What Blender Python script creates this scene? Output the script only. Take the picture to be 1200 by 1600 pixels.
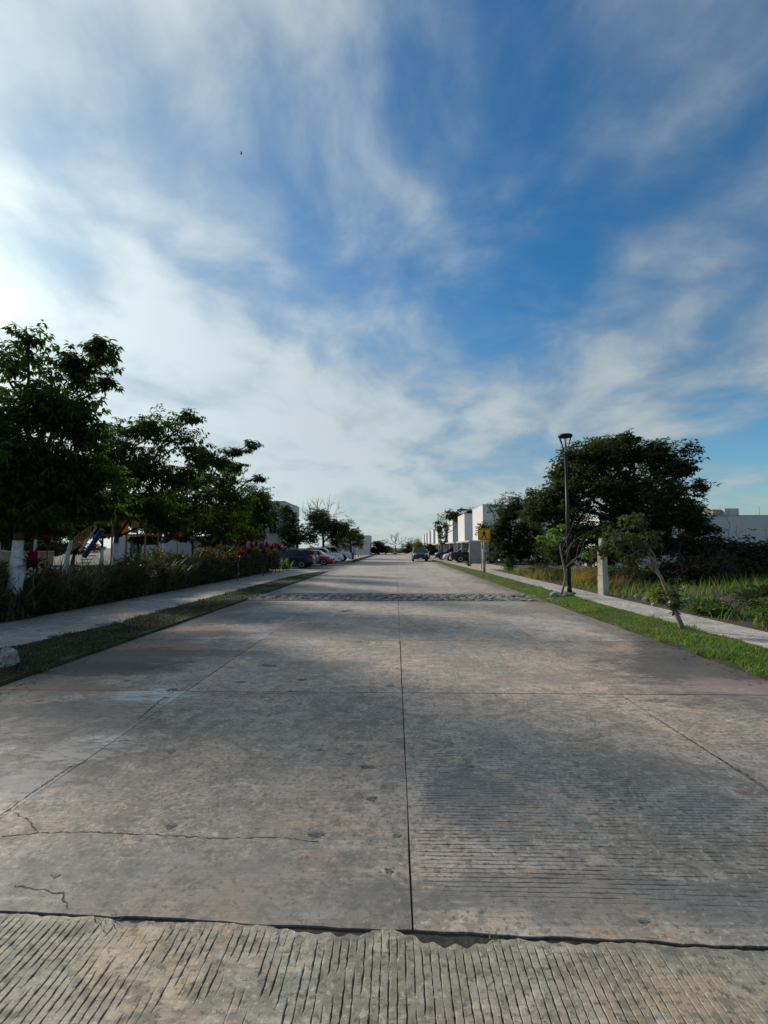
import bpy, math, random
import numpy as np
from mathutils import Vector

for _o in list(bpy.data.objects):
    bpy.data.objects.remove(_o, do_unlink=True)
SC = bpy.context.scene
COL = SC.collection
rnd = random.Random(7)
RNG = np.random.default_rng(11)
R = math.radians

# ------------------------------------------------------------------ camera
F, CAMH = 760.0, 1.65
PITCH = math.atan(56 / 760.0)
YAW = math.atan(18.5 / 760.0)
cam_d = bpy.data.cameras.new('camera')
cam_d.sensor_fit = 'HORIZONTAL'
cam_d.sensor_width = 36.0
cam_d.lens = 36.0 * F / 1200.0
cam_d.clip_start = 0.05
cam_d.clip_end = 6000
cam = bpy.data.objects.new('camera', cam_d)
COL.objects.link(cam)
cam.location = (0, 0, CAMH)
cam.rotation_euler = (math.pi / 2 + PITCH, 0, YAW)
SC.camera = cam

# ------------------------------------------------------------------ light
SUN_AZ = R(52)        # degrees to the left of the street's direction (+Y)
SUN_EL = R(24.5)
SUN_DIR = Vector((-math.sin(SUN_AZ) * math.cos(SUN_EL), math.cos(SUN_AZ) * math.cos(SUN_EL), math.sin(SUN_EL)))
sun_d = bpy.data.lights.new('sun', 'SUN')
sun_d.energy = 3.2
sun_d.angle = R(8)
sun_d.color = (1.0, 0.92, 0.81)
sun = bpy.data.objects.new('sun', sun_d)
COL.objects.link(sun)
sun.rotation_euler = (-SUN_DIR).to_track_quat('-Z', 'Y').to_euler()

SC.view_settings.view_transform = 'Standard'
SC.view_settings.look = 'None'
SC.view_settings.gamma = 1.0
SC.view_settings.use_curve_mapping = False
SC.view_settings.exposure = 0.3
SC.render.engine = 'CYCLES'
SC.cycles.max_bounces = 4
SC.cycles.diffuse_bounces = 2
SC.cycles.glossy_bounces = 2
SC.cycles.transparent_max_bounces = 4
SC.cycles.use_denoising = True


# ------------------------------------------------------------------ node helper
class NT:
    def __init__(s, nt):
        s.nt = nt

    def new(s, t, **kw):
        n = s.nt.nodes.new(t)
        for k, v in kw.items():
            setattr(n, k, v)
        return n

    def put(s, sock, v):
        if v is None:
            return
        if hasattr(v, 'is_linked') or isinstance(v, bpy.types.NodeSocket):
            s.nt.links.new(v, sock)
        else:
            if isinstance(v, (tuple, list)) and len(v) == 3 and sock.type == 'RGBA':
                v = (*v, 1)
            sock.default_value = v

    def m(s, op, a, b=None, c=None, clamp=False):
        n = s.new('ShaderNodeMath', operation=op, use_clamp=clamp)
        s.put(n.inputs[0], a)
        s.put(n.inputs[1], b)
        s.put(n.inputs[2], c)
        return n.outputs[0]

    def vm(s, op, a, b=None):
        n = s.new('ShaderNodeVectorMath', operation=op)
        s.put(n.inputs[0], a)
        s.put(n.inputs[1], b)
        return n.outputs['Value'] if op in ('DOT_PRODUCT', 'LENGTH', 'DISTANCE') else n.outputs[0]

    def mix(s, f, a, b, blend='MIX'):
        n = s.new('ShaderNodeMix', data_type='RGBA', blend_type=blend)
        n.clamp_factor = True
        s.put(n.inputs[0], f)
        s.put(n.inputs[6], a)
        s.put(n.inputs[7], b)
        return n.outputs[2]

    def noise(s, vec, scale, detail=3, rough=.55, dist=0.0, col=False):
        n = s.new('ShaderNodeTexNoise')
        s.put(n.inputs['Vector'], vec)
        n.inputs['Scale'].default_value = scale
        n.inputs['Detail'].default_value = detail
        n.inputs['Roughness'].default_value = rough
        n.inputs['Distortion'].default_value = dist
        return n.outputs['Color'] if col else n.outputs['Fac']

    def vor(s, vec, scale, feature='F1'):
        n = s.new('ShaderNodeTexVoronoi', feature=feature)
        s.put(n.inputs['Vector'], vec)
        n.inputs['Scale'].default_value = scale
        return n.outputs['Distance']

    def ss(s, v, lo, hi, a=0.0, b=1.0):
        n = s.new('ShaderNodeMapRange', interpolation_type='SMOOTHSTEP')
        s.put(n.inputs[0], v)
        n.inputs[1].default_value = lo
        n.inputs[2].default_value = hi
        n.inputs[3].default_value = a
        n.inputs[4].default_value = b
        return n.outputs[0]

    def mapv(s, vec, scale=(1, 1, 1), rot=(0, 0, 0), loc=(0, 0, 0)):
        n = s.new('ShaderNodeMapping')
        s.put(n.inputs[0], vec)
        n.inputs[1].default_value = loc
        n.inputs[2].default_value = rot
        n.inputs[3].default_value = scale
        return n.outputs[0]

    def sep(s, v):
        n = s.new('ShaderNodeSeparateXYZ')
        s.put(n.inputs[0], v)
        return n.outputs

    def comb(s, x, y, z=0.0):
        n = s.new('ShaderNodeCombineXYZ')
        s.put(n.inputs[0], x)
        s.put(n.inputs[1], y)
        s.put(n.inputs[2], z)
        return n.outputs[0]


# ------------------------------------------------------------------ sky: nishita with a deck of thin cloud
world = bpy.data.worlds.new('World')
SC.world = world
world.use_nodes = True
wn = NT(world.node_tree)
for n in list(world.node_tree.nodes):
    world.node_tree.nodes.remove(n)
sky = wn.new('ShaderNodeTexSky', sky_type='NISHITA')
sky.sun_disc = False
sky.sun_elevation = SUN_EL
sky.sun_rotation = -SUN_AZ
sky.altitude = 10
sky.air_density = 1.0
sky.dust_density = 0.6
sky.ozone_density = 2.2
hs = wn.new('ShaderNodeHueSaturation')
hs.inputs['Saturation'].default_value = 1.36
hs.inputs['Value'].default_value = 1.0
world.node_tree.links.new(sky.outputs[0], hs.inputs['Color'])
D = wn.vm('NORMALIZE', wn.new('ShaderNodeTexCoord').outputs['Generated'])
dx, dy, dz = wn.sep(D)[:3]
zc = wn.m('ADD', wn.m('MAXIMUM', dz, 0.0), 0.22)
uv = wn.comb(wn.m('DIVIDE', dx, zc), wn.m('DIVIDE', dy, zc), 0.0)
warp = wn.noise(uv, 1.1, 2, .5, col=True)
uvw = wn.vm('ADD', uv, wn.vm('MULTIPLY', wn.vm('SUBTRACT', warp, (.5, .5, .5)), (0.5, 0.5, 0)))
big = wn.noise(wn.mapv(uvw, (1.0, 1.1, 1), (0, 0, R(28)), (15.2, 0.4, 0)), 1.5, 5, .48)
fine = wn.noise(wn.mapv(uvw, (1.25, 1.0, 1), (0, 0, R(-40)), (11.64, .52, 0)), 3.0, 8, .53)
fine2 = wn.noise(wn.mapv(uvw, (1.0, 1.35, 1), (0, 0, R(15)), (7.0, 2.0, 0)), 10.0, 6, .62)
sund = wn.vm('DOT_PRODUCT', D, tuple(SUN_DIR))


def sky_lobe(az, el, lo, hi):
    """1 near the direction (az degrees right of the street, el up), 0 away from it"""
    v = (math.sin(R(az)) * math.cos(R(el)), math.cos(R(az)) * math.cos(R(el)), math.sin(R(el)))
    return wn.ss(wn.vm('DOT_PRODUCT', D, v), math.cos(R(hi)), math.cos(R(lo)))


def ctr(v, k):
    return wn.m('MULTIPLY', wn.m('SUBTRACT', v, .5), k)


cov = wn.m('ADD', wn.m('ADD', ctr(big, .85), ctr(fine, 1.2)), ctr(fine2, .34))
# the veil: thick towards the sun and in a bank low over the street, torn open to the right
veil = wn.m('ADD', .455, wn.m('MULTIPLY', wn.ss(sund, .30, .92), .46))
veil = wn.m('ADD', veil, wn.m('MULTIPLY', wn.ss(dz, .50, .26), .33))
veil = wn.m('SUBTRACT', veil, wn.m('MULTIPLY', sky_lobe(15, 27, 1, 11), .28))
veil = wn.m('SUBTRACT', veil, wn.m('MULTIPLY', sky_lobe(9, 48, 2, 12), .16))
veil = wn.m('SUBTRACT', veil, wn.m('MULTIPLY', sky_lobe(36, 10, 1, 8), .40))
veil = wn.m('SUBTRACT', veil, wn.m('MULTIPLY', sky_lobe(3, 38, 4, 24), .34))
alpha = wn.ss(wn.m('ADD', veil, cov), -.02, 1.10)
thick = wn.ss(wn.m('ADD', wn.m('ADD', wn.m('MULTIPLY', veil, .55), ctr(big, 1.0)), ctr(fine, 1.5)), -.05, .78)
glow = wn.m('POWER', wn.m('MAXIMUM', sund, 0.0), 9.0)
glow2 = wn.m('POWER', wn.m('MAXIMUM', sund, 0.0), 60.0)
ccol = wn.mix(thick, (2.2, 2.95, 3.7), (4.9, 5.55, 5.85))
gain = wn.m('ADD', wn.m('ADD', wn.ss(sund, .15, .85, .74, .98), wn.m('MULTIPLY', glow, .55)), wn.m('MULTIPLY', glow2, .8))
ccol = wn.vm('MULTIPLY', ccol, wn.comb(gain, wn.m('MULTIPLY', gain, wn.m('SUBTRACT', 1.0, wn.m('MULTIPLY', glow2, .06))), wn.m('MULTIPLY', gain, wn.m('SUBTRACT', .98, wn.m('MULTIPLY', glow2, .22)))))
blue = wn.vm('MULTIPLY', hs.outputs[0], (.80, 1.02, 1.02))
final = wn.mix(wn.m('MULTIPLY', alpha, .93), blue, ccol)
bg = wn.new('ShaderNodeBackground')
bg.inputs['Strength'].default_value = 0.10
world.cycles.sampling_method = 'MANUAL'
world.cycles.sample_map_resolution = 512
wo = wn.new('ShaderNodeOutputWorld')
world.node_tree.links.new(final, bg.inputs['Color'])
world.node_tree.links.new(bg.outputs[0], wo.inputs['Surface'])

# ------------------------------------------------------------------ where things stand
_fw = np.array([-math.sin(YAW) * math.cos(PITCH), math.cos(YAW) * math.cos(PITCH), math.sin(PITCH)])
_rt = np.array([math.cos(YAW), math.sin(YAW), 0.0])
_up = np.cross(_rt, _fw)


def ray(x, y):
    return _fw + _rt * (x - 600) / F + _up * (800 - y) / F


def P(x, y, Y):
    r = ray(x, y)
    return np.array([0, 0, CAMH]) + r * (Y / r[1])


def G(x, y):
    r = ray(x, y)
    return np.array([0, 0, CAMH]) + r * (-CAMH / r[2])


# ------------------------------------------------------------------ mesh helpers
def mesh_np(name, V, faces, smooth=False):
    """V (n,3); faces: list of (m,k) int arrays"""
    me = bpy.data.meshes.new(name)
    V = np.asarray(V, dtype=np.float32)
    faces = [np.asarray(f, dtype=np.int32) for f in faces if len(f)]
    nl = sum(f.size for f in faces)
    npoly = sum(len(f) for f in faces)
    me.vertices.add(len(V))
    me.vertices.foreach_set('co', V.ravel())
    me.loops.add(nl)
    me.polygons.add(npoly)
    me.loops.foreach_set('vertex_index', np.concatenate([f.ravel() for f in faces]))
    tot = np.concatenate([np.full(len(f), f.shape[1], dtype=np.int32) for f in faces])
    st = np.concatenate([[0], np.cumsum(tot)[:-1]]).astype(np.int32)
    me.polygons.foreach_set('loop_start', st)
    me.polygons.foreach_set('loop_total', tot)
    me.polygons.foreach_set('use_smooth', np.full(npoly, bool(smooth)))
    me.update(calc_edges=True)
    return me


def link(name, me, mat, parent=None, loc=(0, 0, 0)):
    o = bpy.data.objects.new(name, me)
    COL.objects.link(o)
    if mat is not None and me is not None and not me.materials:
        me.materials.append(mat)
    o.parent = parent
    o.location = loc
    return o


def tag(o, label=None, cat=None, group=None, kind=None):
    if label:
        o['label'] = label
    if cat:
        o['category'] = cat
    if group:
        o['group'] = group
    if kind:
        o['kind'] = kind
    return o


def thing(name, label, cat, loc=(0, 0, 0), rz=0.0, group=None):
    o = bpy.data.objects.new(name, None)
    COL.objects.link(o)
    o.empty_display_size = .2
    o.location = [float(c) for c in loc]
    o.rotation_euler = (0, 0, rz)
    return tag(o, label, cat, group)


def copy_tree(o, parent=None):
    c = o.copy()
    COL.objects.link(c)
    c.parent = parent
    for ch in o.children:
        copy_tree(ch, c)
    return c


class MB:
    def __init__(s):
        s.v, s.f = [], []

    def add(s, vs, fs):
        n = len(s.v)
        s.v += [tuple(float(c) for c in v) for v in vs]
        s.f += [tuple(i + n for i in f) for f in fs]
        return s

    def box(s, x0, x1, y0, y1, z0, z1, bev=0.0):
        if bev <= 0:
            return s.add([(x0, y0, z0), (x1, y0, z0), (x1, y1, z0), (x0, y1, z0), (x0, y0, z1), (x1, y0, z1), (x1, y1, z1), (x0, y1, z1)],
                         [(3, 2, 1, 0), (4, 5, 6, 7), (0, 1, 5, 4), (1, 2, 6, 5), (2, 3, 7, 6), (3, 0, 4, 7)])
        b = bev
        rings = []
        for z, i in ((z0, b), (z0 + b, 0), (z1 - b, 0), (z1, b)):
            rings.append([(x0 + i + b, y0 + i, z), (x1 - i - b, y0 + i, z), (x1 - i, y0 + i + b, z), (x1 - i, y1 - i - b, z),
                          (x1 - i - b, y1 - i, z), (x0 + i + b, y1 - i, z), (x0 + i, y1 - i - b, z), (x0 + i, y0 + i + b, z)])
        return s.loft(rings)

    def loft(s, rings, cap=True):
        k = len(rings[0])
        vs = [v for r in rings for v in r]
        fs = []
        for i in range(len(rings) - 1):
            for j in range(k):
                a, b = i * k + j, i * k + (j + 1) % k
                fs.append((a, b, b + k, a + k))
        if cap:
            fs.append(tuple(range(k - 1, -1, -1)))
            fs.append(tuple((len(rings) - 1) * k + j for j in range(k)))
        return s.add(vs, fs)

    def tube(s, pts, rad, sides=8, cap=True):
        pts = [np.asarray(p, float) for p in pts]
        if np.isscalar(rad):
            rad = [rad] * len(pts)
        rings = []
        up = np.array([0.0, 0.0, 1.0])
        ref = None
        for i, p in enumerate(pts):
            d = pts[min(i + 1, len(pts) - 1)] - pts[max(i - 1, 0)]
            d = d / (np.linalg.norm(d) + 1e-9)
            if ref is None:
                ref = np.array([1.0, 0, 0]) if abs(d[0]) < .9 else np.array([0, 1.0, 0])
            u = ref - d * ref.dot(d)
            u /= np.linalg.norm(u) + 1e-9
            w = np.cross(d, u)
            ref = u
            rings.append([tuple(p + rad[i] * (u * math.cos(t) + w * math.sin(t))) for t in [2 * math.pi * j / sides for j in range(sides)]])
        return s.loft(rings, cap)

    def disc(s, c, r, h, sides=24, axis='z'):
        c = np.asarray(c, float)
        d = {'x': np.array([1., 0, 0]), 'y': np.array([0, 1., 0]), 'z': np.array([0, 0, 1.])}[axis]
        return s.tube([c, c + d * h], r, sides)

    def mesh(s, name, smooth=False):
        me = bpy.data.meshes.new(name)
        me.from_pydata(s.v, [], s.f)
        if smooth:
            me.polygons.foreach_set('use_smooth', [True] * len(me.polygons))
        me.update()
        return me

    def build(s, name, mat, parent=None, smooth=False, loc=(0, 0, 0)):
        return link(name, s.mesh(name, smooth), mat, parent, loc)


def rock_mesh(name, sx, sy, sz, seed, sub=2, rough=.22):
    import bmesh
    bm = bmesh.new()
    bmesh.ops.create_icosphere(bm, subdivisions=sub, radius=1)
    r = random.Random(seed)
    dirs = [Vector((r.gauss(0, 1), r.gauss(0, 1), r.gauss(0, 1))).normalized() for _ in range(9)]
    cut = [r.uniform(.55, .9) for _ in dirs]
    for v in bm.verts:
        p = v.co.normalized()
        k = 1.0
        for d, c in zip(dirs, cut):
            dd = p.dot(d)
            if dd > c:
                k = min(k, c / dd)
        k *= 1 + r.uniform(-rough, rough) * .3
        v.co = Vector((p.x * sx * k, p.y * sy * k, p.z * sz * k))
    me = bpy.data.meshes.new(name)
    bm.to_mesh(me)
    bm.free()
    return me


# ------------------------------------------------------------------ vegetation helpers
def sinnoise(p, s, ph=0.0):
    x, y, z = p[:, 0] * s + ph, p[:, 1] * s + ph * 1.7, p[:, 2] * s - ph
    return (np.sin(x * 1.7 + 1.3 * np.sin(y * 1.1)) + np.sin(y * 1.9 + 1.1 * np.sin(z * 1.4 + .5)) + np.sin(z * 2.1 + 1.2 * np.sin(x * .9 + 2.))) / 3


def blades(base, az, tilt, length, width, droop, nseg=3):
    """curved strap leaves; arrays of n. returns V, faces"""
    n = len(base)
    h = np.stack([np.cos(az), np.sin(az), np.zeros(n)], 1)
    sd = np.stack([-np.sin(az), np.cos(az), np.zeros(n)], 1)
    per = 2 * nseg + 1
    V = np.zeros((n, per, 3))
    for i in range(nseg + 1):
        s_ = i / nseg
        a = tilt + droop * s_ * .5
        cen = base + (h * np.sin(a)[:, None] + np.array([0, 0, 1.]) * np.cos(a)[:, None]) * (length * s_)[:, None]
        if i == nseg:
            V[:, per - 1] = cen
        else:
            wd = width * (0.75 + .5 * math.sin(math.pi * min(1, s_ * 1.2 + .1))) * (1 - s_ ** 2.2) * .5
            V[:, 2 * i] = cen - sd * wd[:, None]
            V[:, 2 * i + 1] = cen + sd * wd[:, None]
    off = (np.arange(n) * per)[:, None]
    quads = []
    for i in range(nseg - 1):
        quads.append(off + np.array([[2 * i, 2 * i + 1, 2 * i + 3, 2 * i + 2]]))
    tri = off + np.array([[per - 3, per - 2, per - 1]])
    return V.reshape(-1, 3), [np.concatenate(quads) if quads else np.zeros((0, 4), int), tri]


def leaf_mesh(name, C, out, k, L, W, rng, droop=.45, spread=1.0):
    """k folded leaves at each cluster centre C (n,3) with outward directions out (n,3)"""
    n = len(C)
    N = n * k
    c = np.repeat(C, k, 0)
    o = np.repeat(out, k, 0)
    a = (np.tile(np.arange(k) / k, n) + np.repeat(rng.random(n), k)) * 2 * np.pi + rng.normal(0, .35, N)
    rad = np.stack([np.cos(a), np.sin(a), np.zeros(N)], 1) * spread
    d = rad + o * .75 + rng.normal(0, .22, (N, 3))
    d[:, 2] -= droop * (0.5 + rng.random(N))
    d /= np.linalg.norm(d, axis=1)[:, None] + 1e-9
    ln = L * rng.uniform(.65, 1.2, N)
    wd = W * rng.uniform(.75, 1.2, N)
    sd = np.cross(d, np.array([0, 0, 1.0])) + rng.normal(0, .25, (N, 3))
    sd -= d * np.sum(sd * d, 1)[:, None]
    sd /= np.linalg.norm(sd, axis=1)[:, None] + 1e-9
    nr = np.cross(sd, d)
    b = c + d * (ln * .18)[:, None] + rng.normal(0, L * .12, (N, 3))
    V = np.zeros((N, 4, 3))
    V[:, 0] = b
    V[:, 2] = b + d * ln[:, None] - np.array([0, 0, 1.]) * (ln * .12)[:, None]
    mid = b + d * (ln * .48)[:, None]
    V[:, 1] = mid + sd * (wd * .5)[:, None] + nr * (wd * .16)[:, None]
    V[:, 3] = mid - sd * (wd * .5)[:, None] + nr * (wd * .16)[:, None]
    off = (np.arange(N) * 4)[:, None]
    tri = np.concatenate([off + np.array([[0, 1, 2]]), off + np.array([[0, 2, 3]])])
    return mesh_np(name, V.reshape(-1, 3), [tri])


def pad_points(cen, rad, n, rng, nsub=11, gap=-.42):
    """n points in an uneven clump: sub-clumps spread through an ellipsoid, holes cut by noise"""
    u = rng.normal(0, 1, (nsub, 3))
    u /= np.linalg.norm(u, axis=1)[:, None]
    sub = u * (rng.random(nsub) ** .45)[:, None] * .78
    idx = rng.integers(0, nsub, n)
    sz = rng.uniform(.2, .36, nsub)
    p = sub[idx] + rng.normal(0, 1, (n, 3)) * sz[idx][:, None] * .75
    keep = np.linalg.norm(p, axis=1) < 1.12
    p = p[keep]
    w = np.asarray(cen) + p * np.asarray(rad)
    g = sinnoise(w, 2.2, rng.random() * 6)
    kp = g > gap - rng.random(len(g)) * .25
    o = p[kp] / (np.linalg.norm(p[kp], axis=1)[:, None] + .25)
    return w[kp], o


def curve(p0, p1, lift, n=6, wob=0.0, rng=None):
    p0, p1 = np.asarray(p0, float), np.asarray(p1, float)
    m = (p0 + p1) / 2 + np.array([0, 0, lift])
    out = []
    for i in range(n):
        t = i / (n - 1)
        q = p0 * (1 - t) ** 2 + 2 * m * t * (1 - t) + p1 * t * t
        if wob and 0 < i < n - 1:
            q = q + rng.normal(0, wob, 3)
        out.append(q)
    return out


def make_tree(name, label, base, trunk_pts, r0, pads, leaf, mats, seed, group=None, paint=None, twigs=9, bare=None, cat='tree'):
    """base world point; trunk_pts local polyline; pads [(centre world, radii, n)]; leaf (k, L, W, droop)"""
    rng = np.random.default_rng(seed)
    base = np.asarray(base, float)
    t = thing(name, label, cat, base, 0, group)
    tm = MB()
    tp = [np.asarray(p, float) for p in trunk_pts]
    L = len(tp)
    rad = [r0 * (1.25 if i == 0 else 1.0) * (1 - .5 * i / max(1, L - 1)) for i in range(L)]
    # subdivide the trunk so that it wanders a little
    fine_p, fine_r = [], []
    for i in range(L - 1):
        for q in range(3):
            s_ = q / 3
            p = tp[i] * (1 - s_) + tp[i + 1] * s_
            if q:
                p = p + rng.normal(0, r0 * .12, 3) * np.array([1, 1, .2])
            fine_p.append(p)
            fine_r.append((rad[i] * (1 - s_) + rad[i + 1] * s_) * rng.uniform(.93, 1.08))
    fine_p.append(tp[-1])
    fine_r.append(rad[-1])
    tm.tube(fine_p, fine_r, 10)
    allC, allO = [], []
    for cen, rd, n in pads:
        c = np.asarray(cen, float) - base
        rd = np.asarray(rd, float)
        # start where the trunk reaches a height below the clump
        hs_ = [p for p in fine_p if p[2] > fine_p[-1][2] * .55]
        st = hs_[rng.integers(0, len(hs_))]
        dist = np.linalg.norm(c - st)
        rb = max(.02, r0 * .42)
        tm.tube(curve(st, c, .12 * dist, 7, .03 * dist, rng), list(np.linspace(rb, rb * .28, 7)), 6)
        w, o = pad_points(c, rd, int(n), rng)
        if len(w):
            allC.append(w)
            allO.append(o)
            for q in rng.integers(0, len(w), twigs):
                tm.tube(curve(c + (w[q] - c) * .05, w[q], .05, 4), [rb * .3, rb * .2, rb * .14, .004], 4, cap=False)
    if bare:
        bare(tm, rng)
    tm.build('trunk', mats[0], t, smooth=True)
    if allC:
        me = leaf_mesh('crown', np.concatenate(allC), np.concatenate(allO), leaf[0], leaf[1], leaf[2], rng, leaf[3])
        link('crown', me, mats[1], t)
    if paint:
        pm = MB()
        sub = [(p, r) for p, r in zip(fine_p, fine_r) if p[2] <= paint]
        nxt = [(p, r) for p, r in zip(fine_p, fine_r) if p[2] > paint]
        if nxt and sub:
            a, b = sub[-1], nxt[0]
            f = (paint - a[0][2]) / (b[0][2] - a[0][2])
            sub.append((a[0] * (1 - f) + b[0] * f, a[1] * (1 - f) + b[1] * f))
        pm.tube([p for p, _ in sub], [r + .006 for _, r in sub], 10)
        pm.build('paint_band', mats[2], t, smooth=True)
    return t


def twig_tree(tm, p, d, ln, r, lev, rng, spread=.6, kids=3, sides=4, up=.15):
    """recursive bare branches"""
    p = np.asarray(p, float)
    d = d / np.linalg.norm(d)
    q = p + d * ln
    mid = (p + q) / 2 + rng.normal(0, ln * .06, 3)
    tm.tube([p, mid, q], [r, r * .82, r * .62], sides, cap=False)
    if lev <= 0:
        return
    for i in range(kids):
        nd = d + rng.normal(0, spread, 3)
        nd[2] += up
        st = p + (q - p) * rng.uniform(.55, 1.0)
        twig_tree(tm, st, nd, ln * rng.uniform(.55, .85), r * .58, lev - 1, rng, spread, kids, sides, up)


# ------------------------------------------------------------------ materials
MATS = {}


def pmat(name, col, rough=.7, var=.18, scale=6.0, bump=.0, bscale=40., metal=0.0, spec=.4, coat=0.0, col2=None, dirt=None):
    m = bpy.data.materials.new(name)
    m.use_nodes = True
    nt = NT(m.node_tree)
    bs = m.node_tree.nodes['Principled BSDF']
    pos = nt.new('ShaderNodeNewGeometry').outputs['Position']
    nz = nt.noise(pos, scale, 5, .6)
    c2 = col2 or tuple(c * (1 - var) for c in col)
    c1 = tuple(min(1, c * (1 + var * .6)) for c in col)
    c = nt.mix(nt.ss(nz, .3, .7), c2, c1)
    if dirt:
        dz_ = nt.noise(nt.mapv(pos, dirt[2]), dirt[1], 5, .65)
        c = nt.mix(nt.ss(dz_, .52, .78, 0, dirt[3]), c, dirt[0])
    nt.put(bs.inputs['Base Color'], c)
    bs.inputs['Roughness'].default_value = rough
    bs.inputs['Metallic'].default_value = metal
    bs.inputs['Specular IOR Level'].default_value = spec
    if coat:
        bs.inputs['Coat Weight'].default_value = coat
    if bump:
        bn = nt.new('ShaderNodeBump')
        bn.inputs['Strength'].default_value = bump
        bn.inputs['Distance'].default_value = .01
        nt.put(bn.inputs['Height'], nt.noise(pos, bscale, 4, .6))
        nt.put(bs.inputs['Normal'], bn.outputs[0])
    MATS[name] = m
    return m


def leafmat(name, c1, c2, trans=.25, rough=.55, c3=None, p3=.06, spec=.25, patch=None):
    m = bpy.data.materials.new(name)
    m.use_nodes = True
    nt = NT(m.node_tree)
    bs = m.node_tree.nodes['Principled BSDF']
    g = nt.new('ShaderNodeNewGeometry')
    ri = g.outputs['Random Per Island']
    c = nt.mix(ri, c1, c2)
    nz = nt.noise(g.outputs['Position'], 1.3, 3, .6)
    c = nt.mix(nt.ss(nz, .35, .7, 0, .6), c, tuple(x * .6 for x in c1))
    if c3:
        c = nt.mix(nt.m('LESS_THAN', nt.m('FRACT', nt.m('MULTIPLY', ri, 37.7)), p3), c, c3)
    if patch:
        pn = nt.noise(g.outputs['Position'], 1.1, 5, .7)
        c = nt.mix(nt.ss(pn, .50, .64, 0, patch[1]), c, patch[0])
    nt.put(bs.inputs['Base Color'], c)
    bs.inputs['Roughness'].default_value = rough
    bs.inputs['Specular IOR Level'].default_value = spec
    tr = nt.new('ShaderNodeBsdfTranslucent')
    nt.put(tr.inputs['Color'], nt.vm('MULTIPLY', c, (2.6, 2.7, 1.1)))
    mx = nt.new('ShaderNodeMixShader')
    mx.inputs[0].default_value = trans
    out = m.node_tree.nodes['Material Output']
    m.node_tree.links.new(bs.outputs[0], mx.inputs[1])
    m.node_tree.links.new(tr.outputs[0], mx.inputs[2])
    m.node_tree.links.new(mx.outputs[0], out.inputs['Surface'])
    MATS[name] = m
    return m


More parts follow.
